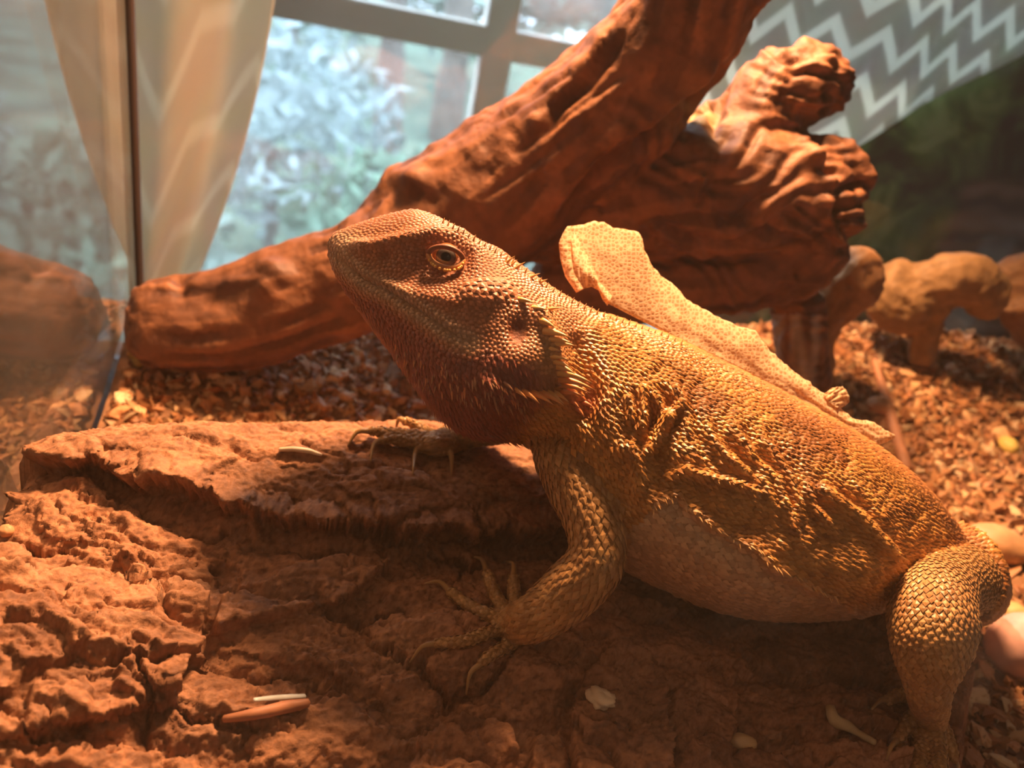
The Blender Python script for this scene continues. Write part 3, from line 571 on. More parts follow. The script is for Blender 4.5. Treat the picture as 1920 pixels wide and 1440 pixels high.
FOLDS = [([(640, 190), (690, 350), (790, 470), (930, 560), (1010, 610), (1050, 690), (1090, 790)], .26, 11), ([(820, 290), (930, 460), (1000, 530), (1080, 590), (1110, 680), (1160, 800), (1210, 970)], .30, 10),
         ([(960, 330), (1080, 480), (1150, 580), (1210, 720), (1235, 860)], .24, 9), ([(1225, 590), (1290, 750), (1400, 870)], .26, 9), ([(1270, 620), (1400, 705), (1540, 800), (1650, 920), (1765, 1065)], .36, 12),
         ([(420, 600), (560, 545), (720, 600), (850, 620), (990, 665)], .26, 10), ([(310, 60), (322, 230), (305, 345)], .28, 10), ([(370, 90), (430, 200), (445, 290)], .24, 9), ([(545, 150), (450, 270), (380, 400), (310, 465)], .30, 10),
         ([(150, 440), (260, 420), (300, 560), (290, 700)], .18, 16), ([(470, 60), (560, 200), (570, 330)], .16, 10), ([(230, 100), (250, 220), (240, 300)], .2, 9), ([(1480, 600), (1600, 720), (1720, 900)], .12, 12)]
for k_, (l, a, w) in enumerate(FOLDS): ridge(c6(l), a*(1.0 if k_ < 6 else 1.3), w*1.1, val=a*0.62)
LATERAL = c6([(360, 770), (430, 700), (520, 680), (600, 770), (700, 850), (860, 945), (960, 985), (1050, 1085), (1180, 1140), (1290, 1210), (1410, 1265)])
ridge(LATERAL, .22, 13, val=.10)
# sunken flank between the folds and the lateral fringe
for (ex, ey, rx, ry, am) in [(1400, 985, 70, 45, -.25), (1290, 930, 45, 35, -.25), (1560, 1010, 60, 40, -.15), (1235, 850, 25, 60, -.2), (1600, 1080, 70, 50, .18), (1330, 1060, 110, 60, .10)]:
    D += bm_*am*np.exp(-((lx-ex)/rx)**2-((ly-ey)/ry)**2)
wr = fbm(np.stack([lx*.045+ly*.02, ly*.02-lx*.012, 0*lx], -1), 3); D += bm_*sstep(0.42, 0.55, S_)*(1-sstep(0.9, 1, S_))*0.10*wr*(AT[:, 2] < 0.7)
# head
hm = bm_*(1-sstep(0.42, 0.5, S_))
for (ex, ey, rx, ry, am) in [(832, 490, 62, 42, -.27), (765, 505, 55, 30, -.12), (722, 479, 10, 9, -.10), (971, 622, 19, 29, -.15), (910, 550, 50, 26, .14), (1000, 690, 70, 55, .28), (880, 690, 60, 40, .10), (930, 470, 40, 16, .06), (690, 470, 40, 16, .05)]:
    D += hm*am*np.exp(-(((lx-ex)/rx)**2+((ly-ey)/ry)**2)**1.3)
ridge([(640, 462), (700, 462), (760, 448), (815, 436), (862, 442), (893, 470), (893, 505)], .17, 11, hm)
ridge([(700, 520), (760, 545), (820, 560), (870, 570)], .08, 12, hm)
MOUTH = c1([(175, 400), (240, 455), (330, 530), (480, 600), (620, 690), (740, 770), (860, 855), (960, 900)])
ridge(MOUTH, -.08, 4, hm); ridge([(x+4, y-13) for x, y in MOUTH], .07, 9, hm); ridge([(x-5, y+13) for x, y in MOUTH], .07, 10, hm)
ridge(c1([(1330, 690), (1400, 770), (1440, 860), (1450, 980), (1480, 1060), (1530, 1180)]), .20, 14, hm)
ridge(c1([(1000, 1110), (1150, 1170), (1300, 1220), (1450, 1230), (1540, 1220)]), .18, 14, hm)
ridge([(1080, 620), (1095, 680), (1105, 740), (1080, 800)], -.22, 22, bm_)
ridge([(960, 822), (1030, 828), (1090, 815)], -.12, 14, bm_)
lv = lv+lN*D[:, None]; lv = relax(lv, led, 0.35); lN = vnormals(lv, lf)

# colours (albedo) over the body
def mix(a, b, t): t = np.asarray(t)[:, None]; return a*(1-t)+np.asarray(b)*t
def skin_colour(v, at, x, y, seed=0):
    n = len(v); part = at[:, 0].astype(int); s = at[:, 1]; cph = at[:, 2]
    n1 = fbm(v*0.55+seed, 3); n2 = fbm(v*2.2+9, 3); n3 = noise(v*5.0)
    c = np.tile(np.array([.60, .255, .060]), (n, 1)); c = mix(c, (.76, .38, .10), np.clip(0.5+1.2*n2, 0, 1)*.8)
    c = mix(c, (.24, .075, .022), np.clip(n1*2.4, 0, .7)); c = mix(c, (.17, .06, .025), np.clip(n3*1.5-.4, 0, .5))
    dorsal = sstep(0.72, 0.98, cph)*sstep(.44, .5, s)*(part == 0); c = mix(c, (.62, .27, .12), dorsal*.6)
    # belly: pale
    d, sg, _ = polydist(x, y, LATERAL+[(1620, 1160), (1660, 1200)]); below = (part == 0)*(s > .55)*sstep(-6, 14, d*sg)
    below = np.maximum(below, (part == 0)*(s > .45)*sstep(-0.6, -0.9, cph)); c = mix(c, (.68, .42, .23), np.clip(below, 0, 1)*.95)
    # neck and shoulder: golden
    nk = (part == 0)*sstep(.40, .45, s)*(1-sstep(.52, .6, s)); c = mix(c, (.70, .31, .06), nk*.6)
    hd = (part == 0)*(1-sstep(.40, .46, s)); c = mix(c, (.54, .205, .09), hd)
    dm, sm, fm = polydist(x, y, MOUTH); jaw = hd*sstep(10, 40, dm*sm)*sstep(0, .2, x/600-0.9)
    lip = hd*np.exp(-(dm/24)**4); beard = hd*sstep(16, 40, dm*sm)*(1-sstep(960, 1060, x)*.6)
    c = mix(c, (.29, .066, .040), np.clip(beard, 0, 1)*.9); c = mix(c, (.56, .36, .22), np.clip(lip, 0, 1)*.8)
    nose = hd*np.exp(-(((x-640)/40)**2+((y-452)/22)**2)); c = mix(c, (.70, .48, .32), np.clip(nose, 0, 1)*.8)
    sock = hd*np.exp(-(((x-822)/72)**2+((y-503)/50)**2)**1.5); c = mix(c, (.30, .072, .026), np.clip(sock, 0, 1)*.6)
    ear = hd*np.exp(-(((x-971)/18)**2+((y-622)/28)**2)**2); c = mix(c, (.30, .085, .045), np.clip(ear, 0, 1)*.9)
    red = (part == 0)*np.exp(-(((x-1095)/38)**2+((y-755)/24)**2)); c = mix(c, (.62, .16, .05), np.clip(red, 0, 1)*.8)
    ck = hd*np.exp(-(((x-1035)/30)**2+((y-650)/80)**2)); c = mix(c, (.68, .42, .16), np.clip(ck, 0, 1)*.6)
    limb = (part >= 2); c = np.where(limb[:, None], mix(np.tile(np.array([.62, .35, .13]), (n, 1)), (.40, .18, .06), np.clip(0.35+n2, 0, .8)), c)
    return np.clip(c, 0.01, .9)
lx, ly, lw = proj(lv)
lc = skin_colour(lv, AT, lx, ly)
liz = obj('bearded_lizard', None); liz.location = Vector((0.06, 0.16, 0.045))
tag(liz, 'orange-brown bearded lizard with raised head and shedding skin on bark', 'lizard')
def lobj(name, V, Fc, mat, col=None, smooth=True, parent=liz):
    off = np.array(liz.location)/U; me = mesh_np(name, np.asarray(V)-off, Fc, col, smooth); return obj(name, me, mat, parent)
skin_m = vcol_mat('lizard_skin', rough=.6, spec=.35, nscale=1400, nvar=.35, bump_d=.0004)
scale_m = vcol_mat('lizard_scale', rough=.44, spec=.5)
lobj('body', lv, lf, skin_m, lc*.85)

# ---- scales: relaxed points on the skin, each a small keeled plate lying along the flow
bvh = BVHTree.FromPolygons([tuple(v) for v in lv], [tuple(dict.fromkeys(f)) for f in lf.tolist()])
def spacing(at, x, y):
    part = at[:, 0].astype(int); s = at[:, 1]; sp = np.full(len(at), .118)
    sp = np.where((part == 0) & (s < .44), .098, sp); dm, sm, _ = polydist(x, y, MOUTH); bd = (part == 0) & (s < .44) & (dm*sm > 20); sp = np.where(bd, .125, sp)
    ck = (part == 0) & (np.hypot((x-915)/60, (y-545)/28) < 1); sp = np.where(ck, .17, sp)
    sp = np.where((part == 0) & (s < .06), .13, sp)
    d, sg, _ = polydist(x, y, LATERAL+[(1620, 1160), (1660, 1200)]); sp = np.where((part == 0) & (s > .55) & (d*sg > 0), .150, sp)
    sp = np.where(part == 1, .13, sp)
    sp = np.where(part == 2, .165, sp); sp = np.where((part == 3), .125, sp); sp = np.where((part == 4), .14, sp); sp = np.where(part == 5, .13, sp); sp = np.where(part == 6, .135, sp); sp = np.where(part == 7, .13, sp)
    return sp
sp_v = spacing(AT, lx, ly); tri = np.concatenate([lf[:, [0, 1, 2]], lf[:, [0, 2, 3]]])
ar = 0.5*np.linalg.norm(np.cross(lv[tri[:, 1]]-lv[tri[:, 0]], lv[tri[:, 2]]-lv[tri[:, 0]]), axis=1); spt = sp_v[tri].mean(1)
hid = ~vis[tri[:, 0]]; spt = np.where(hid, spt*1.7, spt)
dens = ar/(0.87*spt**2); nsc = int(dens.sum()); print('scales', nsc)
cd_ = np.cumsum(dens); pick = np.searchsorted(cd_, RNG.random(nsc*6)*cd_[-1]); r1 = np.sqrt(RNG.random(len(pick))); r2 = RNG.random(len(pick))
cand = (1-r1)[:, None]*lv[tri[pick, 0]]+(r1*(1-r2))[:, None]*lv[tri[pick, 1]]+(r1*r2)[:, None]*lv[tri[pick, 2]]; csp = spt[pick]
grid = {}; keep = []
for k in range(len(cand)):
    q = cand[k]; rr = csp[k]*.80; ci = (int(q[0]//.3), int(q[1]//.3), int(q[2]//.3)); ok = True
    for dx in (-1, 0, 1):
        for dy in (-1, 0, 1):
            for dz in (-1, 0, 1):
                for w in grid.get((ci[0]+dx, ci[1]+dy, ci[2]+dz), ()):
                    e = w-q
                    if e[0]*e[0]+e[1]*e[1]+e[2]*e[2] < rr*rr: ok = False; break
                if not ok: break
            if not ok: break
        if not ok: break
    if ok: grid.setdefault(ci, []).append(q); keep.append(k)
sp_ = cand[keep]; ssp = csp[keep]; print('kept', len(sp_))
for it in range(5):
    t_ = KDTree(len(sp_))
    for k, v in enumerate(sp_): t_.insert(v, k)
    t_.balance(); idx = np.full((len(sp_), 7), 0)
    for k, v in enumerate(sp_):
        r_ = t_.find_n(v, 7); idx[k, :len(r_)] = [q[1] for q in r_]
    dv = sp_[:, None]-sp_[idx[:, 1:]]; dl = np.linalg.norm(dv, axis=2)+1e-6; rr = ssp[:, None]*1.12
    psh = (dv/dl[..., None]*np.maximum(0, rr-dl)[..., None]).sum(1)*0.28; sp_ = sp_+psh
    for k in range(len(sp_)): sp_[k] = bvh.find_nearest(sp_[k])[0]
vk = KDTree(len(lv))
for k, v in enumerate(lv): vk.insert(v, k)
vk.balance(); nv = np.array([vk.find(v)[1] for v in sp_]); sN = lN[nv]; sA = AT[nv]; sx, sy, _ = proj(sp_)
sc = skin_colour(sp_, sA, sx, sy); sc *= RNG.uniform(.72, 1.12, (len(sc), 1))*.88
def emit_scales(p, n, t, size, lenf, lift, tip, col):
    t = t-n*(t*n).sum(1)[:, None]; t /= np.linalg.norm(t, axis=1)[:, None]+1e-9; b = np.cross(n, t); s = size[:, None]; h = lift[:, None]*s; L = lenf[:, None]*s
    base = p-n*0.02*s
    V = np.stack([base-t*.62*L, base+b*.56*s-t*.05*L+n*h*.25, base+t*.34*L+b*.34*s+n*h*.6, base+t*.80*L+n*tip[:, None]*s, base+t*.34*L-b*.34*s+n*h*.6, base-b*.56*s-t*.05*L+n*h*.25, p+t*.10*L+n*h], 1)
    k = np.arange(len(p))[:, None]*7; Fq = np.concatenate([k+np.array([[0, 1, 6]]), k+np.array([[1, 2, 6]]), k+np.array([[2, 3, 6]]), k+np.array([[3, 4, 6]]), k+np.array([[4, 5, 6]]), k+np.array([[5, 0, 6]])])
    cc = np.repeat(col[:, None], 7, 1); 
    return V.reshape(-1, 3), Fq, np.clip(cc.reshape(-1, 3), 0, .95)
sT = sA[:, 4:7].copy(); pr = sA[:, 0].astype(int); lenf = np.full(len(sp_), 1.15); lift = np.full(len(sp_), .34); tip = np.full(len(sp_), .26)
hd = (pr == 0) & (sA[:, 1] < .44); lift[hd] = .26; tip[hd] = .10; lenf[hd] = 1.0
dm, sm, _ = polydist(sx, sy, MOUTH); bd = hd & (dm*sm > 34); fb = sstep(34, 130, dm*sm); lenf = np.where(bd, 1.0+.8*fb, lenf); tip = np.where(bd, .15+.6*fb, tip)
bdir = ray(sx+0.35, sy+1.0)-ray(sx, sy); sT = np.where(bd[:, None], bdir/np.linalg.norm(bdir, axis=1)[:, None], sT)
dors = (pr == 0) & (sA[:, 1] > .44) & (sA[:, 2] > .55); tip[dors] = .42; lenf[dors] = 1.3
mid = (pr == 0) & (sA[:, 1] > .44) & ~dors; tip[mid] = .42
d, sg, _ = polydist(sx, sy, LATERAL+[(1620, 1160), (1660, 1200)]); bel = (pr == 0) & (sA[:, 1] > .55) & (d*sg > 8); lift[bel] = .13; tip[bel] = .06; lenf[bel] = 1.15
tip[pr == 1] = .12; lift[pr == 1] = .2; lm = pr >= 2; lenf[lm] = 1.22; lift[lm] = .24; tip[lm] = .22; fg = (pr == 3) | (pr == 5) | (pr == 7); lenf[fg] = .95; lift[fg] = .3; tip[fg] = .1; hl_ = pr == 6; lenf[hl_] = 1.0; lift[hl_] = .3
szf = np.where(hd, 1.0, 1.08)
keep = ~(hd & ((np.hypot((sx-838)/40, (sy-484)/30) < 1) | (np.hypot((sx-971)/15, (sy-622)/22) < 1) | (dm < 2.5) | (np.hypot((sx-722)/6, (sy-479)/5) < 1)))
a_ = [q[keep] for q in (sp_, sN, sT, ssp*szf, lenf, lift, tip, sc)]
V, Fq, cc = emit_scales(*a_); o = lobj('scales', V, Fq, scale_m, cc, smooth=False); o['kind'] = 'stuff'; o['label'] = 'small keeled overlapping scales'

# ---- spines: curved cones
SV, SF, SCOL = [], [], []; sn = 0
def spine(b3, t3, r, col, bend=0.05):
    global sn
    k = np.linspace(0, 1, 5)[:, None]; ax = t3-b3; up = np.array([0, 0, 1.0]); C = b3+ax*k+up*np.linalg.norm(ax)*bend*np.sin(k*np.pi)
    V, Fq, _ = tube_np(C, r*np.array([1, .85, .6, .32, .04]), 6); SV.append(V); SF.extend([tuple(i+sn for i in f) for f in quads_to_faces(Fq)]); sn += len(V)
    c = np.tile(np.asarray(col, float), (len(V), 1)); f = np.concatenate([np.repeat(np.linspace(0, 1, 5), 6), [0, 1]])[:, None]; SCOL.append(np.clip(c*(1-.35*f)+np.array([.85, .6, .3])*.35*f, 0, .95))
def hit(px, py):
    r = ray(np.array(float(px)), np.array(float(py))); L = np.linalg.norm(r); h = bvh.ray_cast(Vector(CAM), Vector(r/L))
    return (np.array(h[0]), np.array(h[1])) if h[0] is not None else (None, None)
def spine_px(bx, by, tx, ty, w, col, out=.35):
    p, n = hit(bx, by)
    if p is None: return
    dep = (p-CAM)@FWD; t = P(np.array(float(tx)), np.array(float(ty)), np.array(dep)); L = np.linalg.norm(t-p)
    spine(p-n*.05, t+n*L*out, cm(w, dep), col)
GOLD = (.80, .44, .13); ORG = (.80, .30, .07); RED = (.62, .16, .05); DRK = (.33, .10, .05)
for a, b, c, d_, w, col in [(1490, 1050, 1600, 1075, 26, GOLD), (1500, 1090, 1675, 1105, 28, GOLD), (1505, 1130, 1675, 1132, 28, ORG), (1510, 1160, 1645, 1172, 26, ORG), (1515, 1195, 1612, 1212, 22, ORG), (1470, 1020, 1570, 1045, 22, GOLD), (1450, 990, 1560, 1010, 18, GOLD),
        (1235, 1180, 1285, 1242, 20, ORG), (1280, 1190, 1352, 1268, 24, ORG), (1335, 1200, 1432, 1272, 26, ORG), (1390, 1200, 1492, 1278, 26, ORG), (1430, 1195, 1500, 1268, 22, GOLD), (1470, 1200, 1535, 1258, 20, GOLD), (1170, 1140, 1212, 1202, 18, DRK), (1100, 1120, 1122, 1175, 16, DRK), (1040, 1110, 1050, 1170, 14, DRK), (980, 1130, 985, 1190, 14, DRK),
        (1340, 690, 1425, 748, 24, GOLD), (1390, 770, 1472, 820, 26, GOLD), (1410, 835, 1562, 890, 30, GOLD), (1450, 880, 1572, 930, 24, GOLD), (1480, 910, 1578, 942, 20, GOLD), (1440, 940, 1500, 960, 18, GOLD), (1260, 640, 1330, 690, 22, GOLD), (1430, 700, 1500, 720, 14, GOLD),
        (1600, 1290, 1640, 1342, 22, RED), (1660, 1310, 1700, 1342, 22, RED), (1690, 1318, 1757, 1352, 22, RED), (1715, 1280, 1778, 1300, 20, RED), (1640, 1262, 1700, 1292, 20, RED), (1700, 1240, 1765, 1262, 16, RED), (1570, 1250, 1610, 1290, 18, RED),
        (1180, 425, 1222, 402, 12, GOLD), (1235, 458, 1282, 440, 12, GOLD), (1320, 512, 1372, 508, 12, GOLD), (1375, 545, 1418, 540, 12, GOLD), (1210, 440, 1240, 420, 10, GOLD), (1840, 1320, 1885, 1345, 14, GOLD), (1850, 1360, 1890, 1375, 14, GOLD)]:
    spine_px(580+a/3.2, 360+b/3.2, 580+c/3.2, 360+d_/3.2, w*.5/3.2*1.9, col, .5)
rr = random.Random(5)
for k in range(120):                                       # bristly beard
    f = rr.random(); g = rr.random(); x = 735+f*250; y = 640+f*95+g*(70-20*f)
    p, n = hit(x, y)
    if p is not None and (p-CAM)@FWD < 21: spine_px(x, y, x+4+rr.uniform(-2, 4), y+8+rr.random()*8, 3.0+rr.random(), DRK if rr.random() < .7 else RED, .5)
for k in range(46):                                        # lateral fringe on the flank
    f = (k+rr.random())/46; i = f*(len(LATERAL)-1); j = int(min(i, len(LATERAL)-2)); x = LATERAL[j][0]*(1-i+j)+LATERAL[j+1][0]*(i-j); y = LATERAL[j][1]*(1-i+j)+LATERAL[j+1][1]*(i-j)
    spine_px(x+rr.uniform(-4, 4), y+rr.uniform(-5, 5), x+rr.uniform(2, 10), y+rr.uniform(7, 14), 3.0, (.62, .33, .12), .8)
for k in range(60):                                        # small spines on the crest of the folds
    l = c6(FOLDS[rr.randrange(0, 9)][0]); j = rr.randrange(len(l)-1); f = rr.random(); x = l[j][0]*(1-f)+l[j+1][0]*f; y = l[j][1]*(1-f)+l[j+1][1]*f
    spine_px(x, y, x+rr.uniform(1, 6), y+rr.uniform(3, 7), 2.6, (.66, .36, .12), .8)
for k in range(46):                                        # low crest along the back outline of head and neck
    f = k/46; i = int(30+f*40); x, y = ST[i, 0]-2, ST[i, 1]+5; spine_px(x, y, x+4, y-8-3*rr.random(), 2.6, (.66, .38, .15), .2)
o = lobj('spines', np.concatenate(SV), SF, vcol_mat('spine_horn', rough=.4, spec=.5), np.concatenate(SCOL)); o['kind'] = 'stuff'; o['label'] = 'pale orange pointed spines of beard and flank'

# ---- claws
claw_m, nt, bs = new_mat('claw_horn'); bs.inputs['Base Color'].default_value = (.42, .24, .09, 1); bs.inputs['Roughness'].default_value = .3
for w, r in CLAWS:
    C = catmull(np.concatenate([[w[0]-(w[1]-w[0])*.3], w]), 10); V, Fq, _ = tube_np(C, r*np.linspace(1, .12, 10)**.8, 10); lobj('claw', V, quads_to_faces(Fq), claw_m)

# ---- eye
pe, ne = hit(836, 482)
def sphere_np(c, r, nu=28, nv_=16, pole=None):
    z = np.array(pole)/np.linalg.norm(pole); x = np.cross(z, [0, 0, 1.0]); x /= np.linalg.norm(x); y = np.cross(z, x)
    th = np.linspace(0, np.pi, nv_)[:, None]; ph = np.linspace(0, 2*np.pi, nu, endpoint=False)[None]
    V = c+r*((np.cos(th)+0*ph)[..., None]*z+(np.sin(th)*np.cos(ph))[..., None]*x+(np.sin(th)*np.sin(ph))[..., None]*y)
    V = V.reshape(-1, 3); i = np.arange(nv_-1)[:, None]; j = np.arange(nu)[None]; j2 = (j+1) % nu
    return V, np.stack([i*nu+j, (i+1)*nu+j, (i+1)*nu+j2, i*nu+j2], -1).reshape(-1, 4), np.repeat(th.ravel(), nu)
dep_e = (pe-CAM)@FWD; vw = (CAM-pe)/np.linalg.norm(CAM-pe); re_ = cm(27, dep_e); ec = pe-vw*re_*.45
V, Fq, th = sphere_np(ec, re_, 32, 40, vw)
c = np.where((th < .34)[:, None], (.006, .004, .004), np.where((th < .66)[:, None], (.13, .11, .10), np.where((th < .78)[:, None], (.03, .02, .02), (.30, .11, .04))))
eye_m = vcol_mat('eye_gloss', rough=.08, spec=.6); lobj('eye', V, quads_to_faces(Fq), eye_m, c)
# eyelids: an almond ring of granular beads, upper lid heavier
lid_m = vcol_mat('eyelid_skin', rough=.5, spec=.4)
def lid(upper):
    a = np.linspace(np.pi*1.0, 0, 22) if upper else np.linspace(np.pi, 2*np.pi, 22)
    ex = 836+32*np.cos(a); ey = 482-(19 if upper else 20)*np.sin(a)+5*np.cos(a)
    q = np.stack([P(x, y, np.array(dep_e-.12-.17*math.sin(k/21*np.pi))) for k, (x, y) in enumerate(zip(ex, ey))])
    V, Fq, _ = tube_np(q, np.full(22, cm(5 if upper else 5.5, dep_e)), 10)
    return V, quads_to_faces(Fq), q
for u_ in (True, False):
    V, Fl, q = lid(u_); lobj('eyelid', V, Fl, lid_m, np.tile(np.array([.22, .07, .03] if u_ else [.50, .19, .05]), (len(V), 1)))
    BV, BF, nb = [], [], 0
    if not u_:
        for k in np.linspace(2, 20, 13).round().astype(int):
            d0 = q[k]+(P(np.array(960.), np.array(728.), np.array(1.))-P(np.array(960.), np.array(720.), np.array(1.)))*dep_e*.55+vw*.09
            V, Fq, _ = sphere_np(d0, cm(3.2, dep_e), 8, 6, vw); BV.append(V); BF.extend([tuple(i+nb for i in f) for f in quads_to_faces(Fq)]); nb += len(V)
        lobj('eyelid_beads', np.concatenate(BV), BF, lid_m, np.tile(np.array([.80, .45, .10]), (nb, 1)))

# ---- the bark lies under the lizard: where skin would cut into it the bark gives way, leaving a slight press
bark_me = make_bark(); _n = len(bark_me.vertices); _bv = np.empty(_n*3); bark_me.vertices.foreach_get('co', _bv); _bv = _bv.reshape(-1, 3)/U
for _k in np.nonzero((_bv[:, 0] > 0) & (_bv[:, 0] < 19) & (_bv[:, 1] > 6))[0]:
    _h = bvh.ray_cast(Vector((_bv[_k, 0], _bv[_k, 1], -5)), Vector((0, 0, 1)))
    if _h[0] is not None and _h[0].z+.04 < _bv[_k, 2]: _bv[_k, 2] = _h[0].z+.04
bark_me.vertices.foreach_set('co', (_bv*U).ravel()); bark_me.update()
bark = tag(obj('bark_slab', bark_me, bark_m), 'large flaky slab of reddish cork bark under the lizard', 'bark')
# ---- shed skin: thin sheet peeling off the spine
def c3(l): return np.array([(1000+a/2.667, 380+b/2.667) for a, b in l], float)
def resample(l, n):
    l = np.asarray(l, float); L = np.concatenate([[0], np.cumsum(np.hypot(*np.diff(l, axis=0).T))]); t = np.linspace(0, L[-1], n); return np.stack([np.interp(t, L, l[:, 0]), np.interp(t, L, l[:, 1])], -1)
shed_m, nt, bs = new_mat('shed_skin'); nt.nodes.remove(bs); out = nt.nodes['Material Output']; uvn = N_(nt, 'ShaderNodeUVMap', uv_map='UVMap')
vo = N_(nt, 'ShaderNodeTexVoronoi', Scale=1.0); vo.feature = 'DISTANCE_TO_EDGE'; L_(nt, uvn.outputs[0], vo.inputs['Vector']); vo.inputs['Randomness'].default_value = .6
cc_ = ramp(nt, vo.outputs['Distance'], [(.02, (.97, .82, .60)), (.20, (.74, .50, .29))]); d = N_(nt, 'ShaderNodeBsdfDiffuse'); t = N_(nt, 'ShaderNodeBsdfTranslucent'); mx = N_(nt, 'ShaderNodeMixShader'); mx.inputs[0].default_value = .6
L_(nt, cc_, d.inputs[0]); L_(nt, cc_, t.inputs[0]); L_(nt, d.outputs[0], mx.inputs[1]); L_(nt, t.outputs[0], mx.inputs[2])
b_n = N_(nt, 'ShaderNodeBump', Strength=.8, Distance=.0004); L_(nt, vo.outputs['Distance'], b_n.inputs['Height']); L_(nt, b_n.outputs[0], d.inputs['Normal']); L_(nt, mx.outputs[0], out.inputs['Surface'])
def sheet(name, lo, up, dlo, dup, nu, nv_, wrink, jag, seed, label, curl=0):
    lo = resample(lo, nu); up = resample(up, nu); up = up+jag*np.stack([noise(np.stack([np.arange(nu)*.37+seed, 0*np.arange(nu), 0*np.arange(nu)], -1)), noise(np.stack([np.arange(nu)*.41+seed+50, 0*np.arange(nu)+.3, 0*np.arange(nu)], -1))], -1)
    a = np.linspace(0, 1, nu); V, uv = [], []
    for k in range(nv_):
        f = k/(nv_-1); q = lo*(1-f)+up*f; dd = np.interp(a, np.linspace(0, 1, len(dlo)), dlo)*(1-f)+np.interp(a, np.linspace(0, 1, len(dup)), dup)*f+curl*np.sin(f*np.pi)
        dd = dd+wrink*fbm(np.stack([a*9+seed, 0*a+f*2, 0*a], -1), 3); V.append(P(q[:, 0], q[:, 1], dd)); uv.append(q/7.5)
    V = np.concatenate(V); uv = np.concatenate(uv); i = (np.arange(nv_-1)[:, None]*nu+np.arange(nu-1)[None]).ravel(); Fq = np.stack([i, i+1, i+1+nu, i+nu], -1)
    offv = np.array(liz.location)/U; o = obj(name, mesh_np(name, V-offv, Fq, uv=uv), shed_m, liz); s = o.modifiers.new('t', 'SOLIDIFY'); s.thickness = .00018; s.offset = 0; o['label'] = label; return o
LO = c3([(350, 492), (500, 570), (720, 680), (1000, 812), (1300, 970), (1500, 1085), (1680, 1215), (1800, 1330)])
UP = c3([(188, 122), (250, 110), (310, 90), (360, 105), (400, 130), (470, 135), (520, 145), (545, 180), (550, 230), (600, 330), (650, 375), (690, 400), (740, 455), (760, 485), (900, 560), (1030, 620), (1110, 640), (1170, 730), (1260, 810), (1380, 900), (1460, 965), (1530, 1025), (1600, 1080), (1690, 1095), (1720, 1112), (1790, 1150), (1812, 1168), (1740, 1205), (1700, 1210), (1800, 1330)])
sheet('shed_skin', LO, UP, (20.6, 20.9, 21.1, 21.2, 21.2), (21.5, 21.8, 21.7, 21.5, 21.3), 180, 24, .14, 3.4, 3, 'pale papery sheet of shed skin peeling from the back', -.15)
sheet('shed_skin_curl', c3([(215, 450), (255, 430), (290, 420), (330, 440), (345, 478), (370, 515)]), c3([(185, 118), (205, 150), (235, 200), (265, 260), (300, 330), (330, 400), (395, 470)]), (20.3, 20.4, 20.6), (21.3, 21.0, 20.6), 50, 16, .15, 1.5, 9, 'whitish netted curl at the front of the shed skin', -.35)
sheet('shed_skin_curl', c3([(215, 450), (160, 370), (135, 280), (128, 200), (150, 150), (170, 120), (185, 118)]), c3([(255, 430), (240, 360), (225, 290), (215, 220), (205, 170), (200, 145), (190, 122)]), (20.2, 20.6, 21.2), (20.4, 20.8, 21.3), 50, 10, .1, 2, 19, 'whitish netted curl at the front of the shed skin', -.2)
sheet('shed_skin_tuft', c3([(1450, 960), (1480, 1000), (1520, 1025)]), c3([(1490, 930), (1545, 918), (1562, 935), (1582, 975), (1575, 1005), (1540, 1025)]), (21.3, 21.2), (21.7, 21.6), 36, 10, .2, 2, 29, 'frayed tuft of shed skin')
# ------------------------------------------------------------------ driftwood
class Loft:
    def __init__(s): s.V, s.F, s.A, s.n = [], [], [], 0
    def tube(s, l, n=40, nseg=22, flat=1.0, up=None):
        a = np.array(l, float); q = np.concatenate([P(a[:, 0], a[:, 1], a[:, 2]), (a[:, 3]*a[:, 2]/FPX)[:, None]], 1); q = catmull(q, n)
        V, Fq, T = tube_np(q[:, :3], q[:, 3], nseg, up, flat); L = np.concatenate([[0], np.cumsum(np.linalg.norm(np.diff(q[:, :3], axis=0), axis=1))])
        ph = np.tile(np.arange(nseg)/nseg, n); A = np.stack([np.concatenate([np.repeat(L, nseg), [0, L[-1]]]), np.concatenate([ph, [0, 0]]), np.concatenate([np.repeat(q[:, 3], nseg), q[:1, 3], q[-1:, 3]])], -1)
        s.V.append(V); s.A.append(A); s.F.extend([tuple(i+s.n for i in f) for f in quads_to_faces(Fq)]); s.n += len(V)
    def solid(s, vox, it):
        v, f, e = remesh(np.concatenate(s.V), s.F, vox, it); kd = KDTree(s.n)
        for k, p in enumerate(np.concatenate(s.V)): kd.insert(p, k)
        kd.balance(); return v, f, e, np.concatenate(s.A)[np.array([kd.find(p)[1] for p in v])]
def grain(A): # coordinates that run along the fibres
    a = 2*np.pi*A[:, 1]; return np.stack([A[:, 0]*.16, np.cos(a)*A[:, 2]*1.3, np.sin(a)*A[:, 2]*1.3], -1)
def c7(l): return [(880+a/2.4, b/2.4) for a, b in l]
W_ = Loft()
W_.tube([(268, 608, 30.6, 60), (306, 606, 30.5, 88), (400, 602, 30.6, 95), (500, 582, 30.7, 98), (590, 550, 30.8, 98), (690, 510, 30.9, 108), (790, 450, 31.5, 124), (890, 390, 31.3, 140), (1000, 318, 30.6, 140), (1110, 238, 29.4, 128), (1200, 150, 28.2, 116), (1270, 60, 27.0, 112), (1325, -40, 25.8, 112), (1380, -180, 24.4, 110)], 90, 30)
